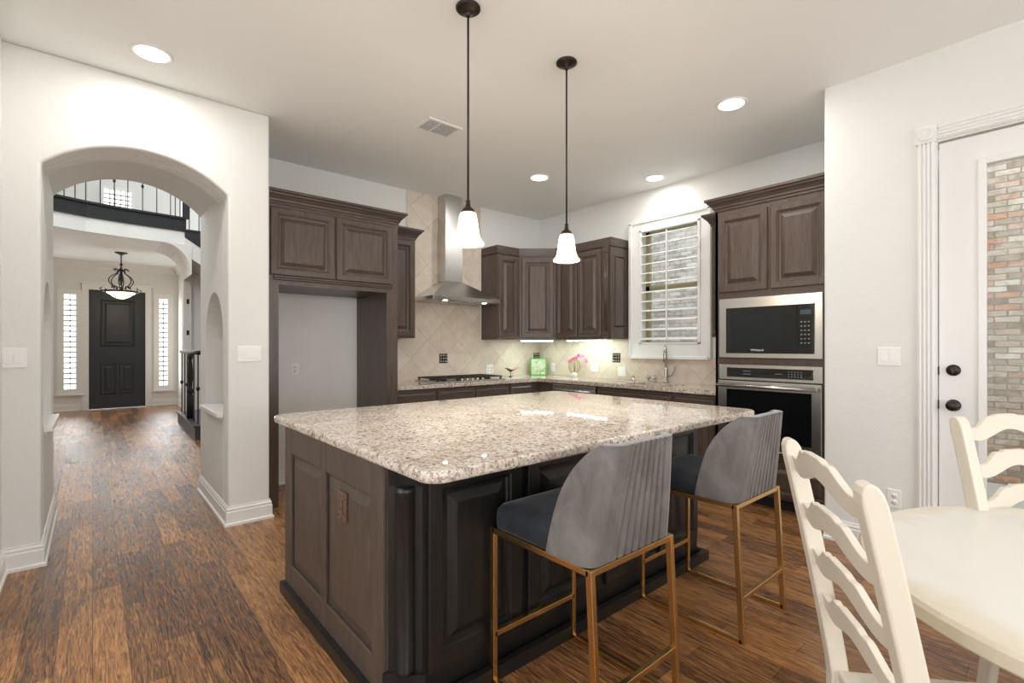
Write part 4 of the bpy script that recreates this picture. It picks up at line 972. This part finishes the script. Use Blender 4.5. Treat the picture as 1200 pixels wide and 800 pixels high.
# chandelier in the foyer
ch = thing('chandelier', (.405, 11.66, 3.05), 'wrought iron bowl chandelier with scrolls hanging before the black front door', 'chandelier')
MB().lathe([(.10, 0), (.10, -.01), (.05, -.03), (.012, -.05)], (0, 0, 0), 20).build('ceiling_canopy', M['blk'], ch)
MB().lathe([(.010, -.05), (.010, -.20), (.03, -.22), (.012, -.24), (.012, -.30), (.05, -.33), (.02, -.36), (.018, -.44), (.03, -.50), (.018, -.56), (.015, -.72)], (0, 0, 0), 12).build('stem', M['blk'], ch)
for k in range(6):
    a = 2 * PI * k / 6 + .3; ca, sa = math.cos(a), math.sin(a); pts = []
    for i in range(28):
        u = i / 27
        # S scroll from the neck out to the bowl rim
        if u < .25: th = u / .25 * 1.5 * PI; r_ = .085 + .035 * math.cos(th); z_ = -.34 + .035 * math.sin(th)
        elif u < .75: q = (u - .25) / .5; r_ = .05 + .13 * math.sin(q * PI * .9) ** 1.0 + .02 * q; z_ = -.375 - .27 * q
        else: q = (u - .75) / .25; r_ = .11 + .04 * math.cos(q * 1.5 * PI - .8); z_ = -.66 + .035 * math.sin(q * 1.5 * PI - .8)
        pts.append((r_ * ca, r_ * sa, z_))
    MB().tube(pts, .009, 6).build('scroll_arm', M['blk'], ch)
    MB().tube([(.24 * ca, .24 * sa, -.73), (.30 * ca, .30 * sa, -.72), (.32 * ca, .32 * sa, -.69), (.29 * ca, .29 * sa, -.67)], .010, 6).build('rim_curl', M['blk'], ch)
MB().lathe([(.235, -.715), (.265, -.715), (.270, -.73), (.265, -.745), (.235, -.745)], (0, 0, 0), 28).build('rim', M['blk'], ch)
MB().lathe([(.22, -.735), (.21, -.76), (.16, -.79), (.13, -.82), (.06, -.855), (.01, -.86)], (0, 0, 0), 28).build('glass_bowl', M['bowl'], ch)
point('chandelier_glow', (.405, 11.66, 2.08), 7, .08, (1, .80, .56)); point('chandelier_uplight', (.405, 11.66, 2.42), 4, .08, (1, .85, .65))

# ------------------------------------------------------------------ counter objects
pf = thing('picture_frame', (4.53, 4.72, .914), 'small green framed picture standing in the corner of the worktop', 'picture', -math.radians(40))
gr = plain('lime_green_plastic', (.12, .36, .07), .35)
def pic():
    m, t, b = nmat('pale_leaf_print'); mp = mapping(t); n = noise(t, mp.outputs[0], 22, 3, .6, 1.5)
    r = ramp(t, [(.3, (.07, .14, .04)), (.42, (.34, .42, .16)), (.5, (.46, .55, .40)), (.7, (.56, .62, .56))]); t.links.new(n.outputs['Fac'], r.inputs[0])
    t.links.new(r.outputs[0], b.inputs['Base Color']); return m
MB().box(-.11, -.095, -.012, .014, 0, .23).box(.095, .11, -.012, .014, 0, .23).box(-.11, .11, -.012, .014, 0, .014).box(-.11, .11, -.012, .014, .216, .23).box(-.11, .11, .004, .014, 0, .23).build('frame', gr, pf, bevel=.002)
MB().box(-.096, .096, -.004, .004, .014, .216).build('print', pic(), pf)
MB().bar((0, .01, .16), (0, .09, 0), .03, .004).build('easel_leg', gr, pf)
# orchid
oc = thing('potted_orchid', (4.58, 4.12, .914), 'pink orchid arching out of a looped twig globe on the worktop', 'plant')
MB().lathe([(.030, 0), (.036, .01), (.040, .04), (.032, .06), (.028, .058), (.034, .04), (.028, .01)], (0, 0, 0), 18).build('vase', plain('milky_vase', (.78, .80, .74), .2), oc)
tw_ = plain('twig_brown', (.32, .22, .10), .7)
for k in range(5):
    a = PI * k / 5; pts = [(.072 * math.sin(th) * math.cos(a), .072 * math.sin(th) * math.sin(a), .135 - .095 * math.cos(th)) for th in [2 * PI * i / 24 for i in range(25)]]
    MB().tube(pts, .0035, 6).build('twig_loop', tw_, oc)
rd = Vector((.758, -.652, 0))
stm = [(0, 0, .05), (0, 0, .12)] + [tuple(rd * (-.03 + .20 * u) + Vector((0, 0, .17 + .10 * math.sin(u * PI * .75)))) for u in [i / 10 for i in range(11)]]
MB().tube(stm, .003, 6).build('stem', plain('stem_green', (.15, .28, .07), .5), oc)
pk = plain('orchid_pink', (.55, .035, .25), .5); pk2 = plain('orchid_pale_pink', (.62, .20, .38), .5)
def blossom(c, r, mat, seed):
    random.seed(seed); mb = MB(); ax = Vector((-.7 + random.uniform(-.4, .4), -.6 + random.uniform(-.4, .4), random.uniform(-.2, .5))).normalized()
    u = ax.cross(Vector((0, 0, 1))).normalized(); v = ax.cross(u)
    for k in range(5):
        a = 2 * PI * k / 5; d = u * math.cos(a) + v * math.sin(a); e = ax.cross(d)
        P = [Vector(c), Vector(c) + d * r * .5 + e * r * .38 + ax * r * .15, Vector(c) + d * r + ax * r * .05, Vector(c) + d * r * .5 - e * r * .38 + ax * r * .15]
        Q = [p + ax * .0025 for p in P]
        mb.add(P + Q, [(0, 3, 2, 1), (4, 5, 6, 7), (0, 1, 5, 4), (1, 2, 6, 5), (2, 3, 7, 6), (3, 0, 4, 7)])
    mb.build('blossom', mat, oc)
for i, u in enumerate((-.06, -.035, -.01, .02, .05, .08, .105, .13, .15)):
    z = .205 + .065 * math.sin((u + .06) / .21 * PI * .85) - (.0 if u < .1 else .015); p = rd * u
    blossom((p.x, p.y, z + random.uniform(-.022, .018)), .027, pk if i < 5 else pk2, i)
# bird ornament
bo = thing('bird_ornament', (4.02, 4.70, .914), 'small dark and rose bird-shaped ornament on the worktop right of the cooktop', 'ornament')
MB().lathe([(.025, 0), (.025, .006), (.004, .01), (.004, .06)], (0, 0, 0), 12).build('stand', M['bronze'], bo)
bd = [(-.10, 0, .115), (-.07, 0, .108), (-.03, 0, .092), (0, 0, .078), (.03, 0, .08)]
MB().tube(bd, .018, 10, [.12, .4, .9, 1, .7]).build('body', M['bronze'], bo)
MB().tube([(.02, 0, .08), (.08, 0, .10), (.14, 0, .122), (.18, 0, .135)], .014, 10, [.8, .9, .7, .1]).build('tail', plain('rose_glass', (.55, .30, .27), .25), bo)

# ------------------------------------------------------------------ dining table and ladder-back chairs
tb_ = thing('dining_table', (1.80, -.14, 0), 'round cream painted pedestal dining table at the right edge', 'table')
n = 72
topm = MB(); pr = [(.0, .712), (.90, .712), (.985, .714), (1.0, .722), (1.0, .748), (.990, .758), (.975, .762), (0.0, .762)]
vs = [(max(r, .0005) * .615 * math.cos(2 * PI * k / n), max(r, .0005) * .565 * math.sin(2 * PI * k / n), z) for r, z in pr for k in range(n)]
topm.add(vs, [(j * n + k, j * n + (k + 1) % n, (j + 1) * n + (k + 1) % n, (j + 1) * n + k) for j in range(len(pr) - 1) for k in range(n)])
topm.build('tabletop', M['tbl'], tb_)
MB().lathe([(.10, .712), (.12, .69), (.06, .64), (.075, .55), (.09, .45), (.055, .36), (.075, .26), (.10, .22), (.10, .16), (.05, .13)], (0, 0, 0), 28).build('pedestal', M['crm'], tb_)
for k in range(4):
    a = PI / 4 + k * PI / 2; ca, sa = math.cos(a), math.sin(a)
    MB().tube([(.05 * ca, .05 * sa, .2), (.18 * ca, .18 * sa, .17), (.30 * ca, .30 * sa, .08), (.40 * ca, .40 * sa, .035), (.43 * ca, .43 * sa, .035)], .034, 10, [1.1, 1.0, .9, .8, .9]).build('foot', M['crm'], tb_)

def make_chair(label, loc, rz):
    t = thing('ladder_back_chair', loc, label, 'chair', rz, 'cream ladder-back chairs at the dining table')
    hw = .215
    def post_y(z): 
        return -.20 + (.025 if z < .45 else 0) * (.45 - z) / .45 * -2 - (.0 if z < .45 else .115 * ((z - .45) / .61) ** 1.15)
    for s in (-1, 1):
        mb = MB(); zs = [0, .1, .2, .3, .40, .46, .52, .6, .68, .76, .84, .92, .98, 1.02, 1.04, 1.052, 1.058]
        vs = []
        for z in zs:
            y = post_y(z); k = 1.0
            wd = .021 if z > .4 else .019; dp = .021 if z > .4 else .018
            if z > 1.02: f = math.sqrt(max(.02, 1 - ((z - 1.02) / .04) ** 2)); dp *= f
            x = s * (hw + (.0 if z < .45 else -.002 * (z - .45)))
            vs += [(x - wd, y - dp, z), (x + wd, y - dp, z), (x + wd, y + dp, z), (x - wd, y + dp, z)]
        L = len(zs); fs = [(j * 4 + k, j * 4 + (k + 1) % 4, (j + 1) * 4 + (k + 1) % 4, (j + 1) * 4 + k) for j in range(L - 1) for k in range(4)] + [(3, 2, 1, 0), tuple(range((L - 1) * 4, L * 4))]
        mb.add(vs, fs).build('back_post', M['crm'], t, bevel=.005, seg=2)
    for i, zc in enumerate((1.000, .880, .765, .655)):
        mb = MB(); NN = 48; vs = []
        for k in range(NN + 1):
            u = -1 + 2 * k / NN; x = u * (hw - .012); au = abs(u)
            # raised centre with small cusps either side
            e = 0.5 + 0.5 * math.cos(PI * min(1, max(0, (au - .28) / .50)))
            cusp = .008 * max(0, 1 - abs(au - .30) / .10)
            top = .018 + .042 * e - cusp
            bot = -.020 + .028 * (0.5 + 0.5 * math.cos(PI * min(1, au / .62))) - .006 * max(0, 1 - abs(au - .72) / .25)
            for zz in (zc + bot, zc + top):
                yb_ = post_y(zz) - .012 * math.cos(u * PI / 2)
                vs += [(x, yb_ - .008, zz), (x, yb_ + .008, zz)]
        fs = []
        for k in range(NN):
            a = k * 4; b = a + 4
            fs += [(a, b, b + 2, a + 2), (a + 1, a + 3, b + 3, b + 1), (a + 2, b + 2, b + 3, a + 3), (a, a + 1, b + 1, b)]
        fs += [(0, 2, 3, 1), (NN * 4, NN * 4 + 1, NN * 4 + 3, NN * 4 + 2)]
        mb.add(vs, fs).build('slat', M['crm'], t, bevel=.003, seg=2)
    MB().prism([(-.195, -.21), (.195, -.21), (.235, .20), (.20, .225), (-.20, .225), (-.235, .20)], .455, .482, 'z').build('seat', M['crm'], t, bevel=.008, seg=3)
    MB().box(-.19, .19, .175, .195, .39, .456).box(-.195, .195, -.205, -.19, .39, .456).box(-.205, -.188, -.2, .19, .39, .456).box(.188, .205, -.2, .19, .39, .456).build('apron', M['crm'], t)
    for s in (-1, 1):
        MB().lathe([(.014, 0), (.020, .02), (.015, .05), (.021, .12), (.024, .22), (.017, .26), (.024, .28), (.024, .456)], (s * .195, .185, 0), 14).build('leg', M['crm'], t)
        MB().tube([(s * .20, -.215, .17), (s * .197, .185, .17)], .011, 8).build('stretcher', M['crm'], t)
    MB().tube([(-.195, .185, .22), (.195, .185, .22)], .012, 8).build('stretcher', M['crm'], t)
    return t
# near chair: back posts at (1.39,.486) and (1.01,.243) at the top, facing (.54,-.84)
f = Vector((.582, -.813)); back_mid_top = Vector((1.207, .369)); org = back_mid_top + f * (.20 + .115)
ch1 = make_chair('cream ladder-back chair in the foreground, seen from behind, left of the table', (org.x, org.y, 0), math.atan2(f.y, f.x) - PI / 2)
rz2 = math.radians(-120) - PI / 2
f2 = Vector((math.cos(math.radians(-120)), math.sin(math.radians(-120)))); left = Vector((2.25, .27))
row = Vector((-f2.y, f2.x)); mid = left + row * .215; org2 = mid + f2 * .315
copy_tree(ch1, (org2.x, org2.y, 0), rz2, 'cream ladder-back chair across the table, before the patio door')
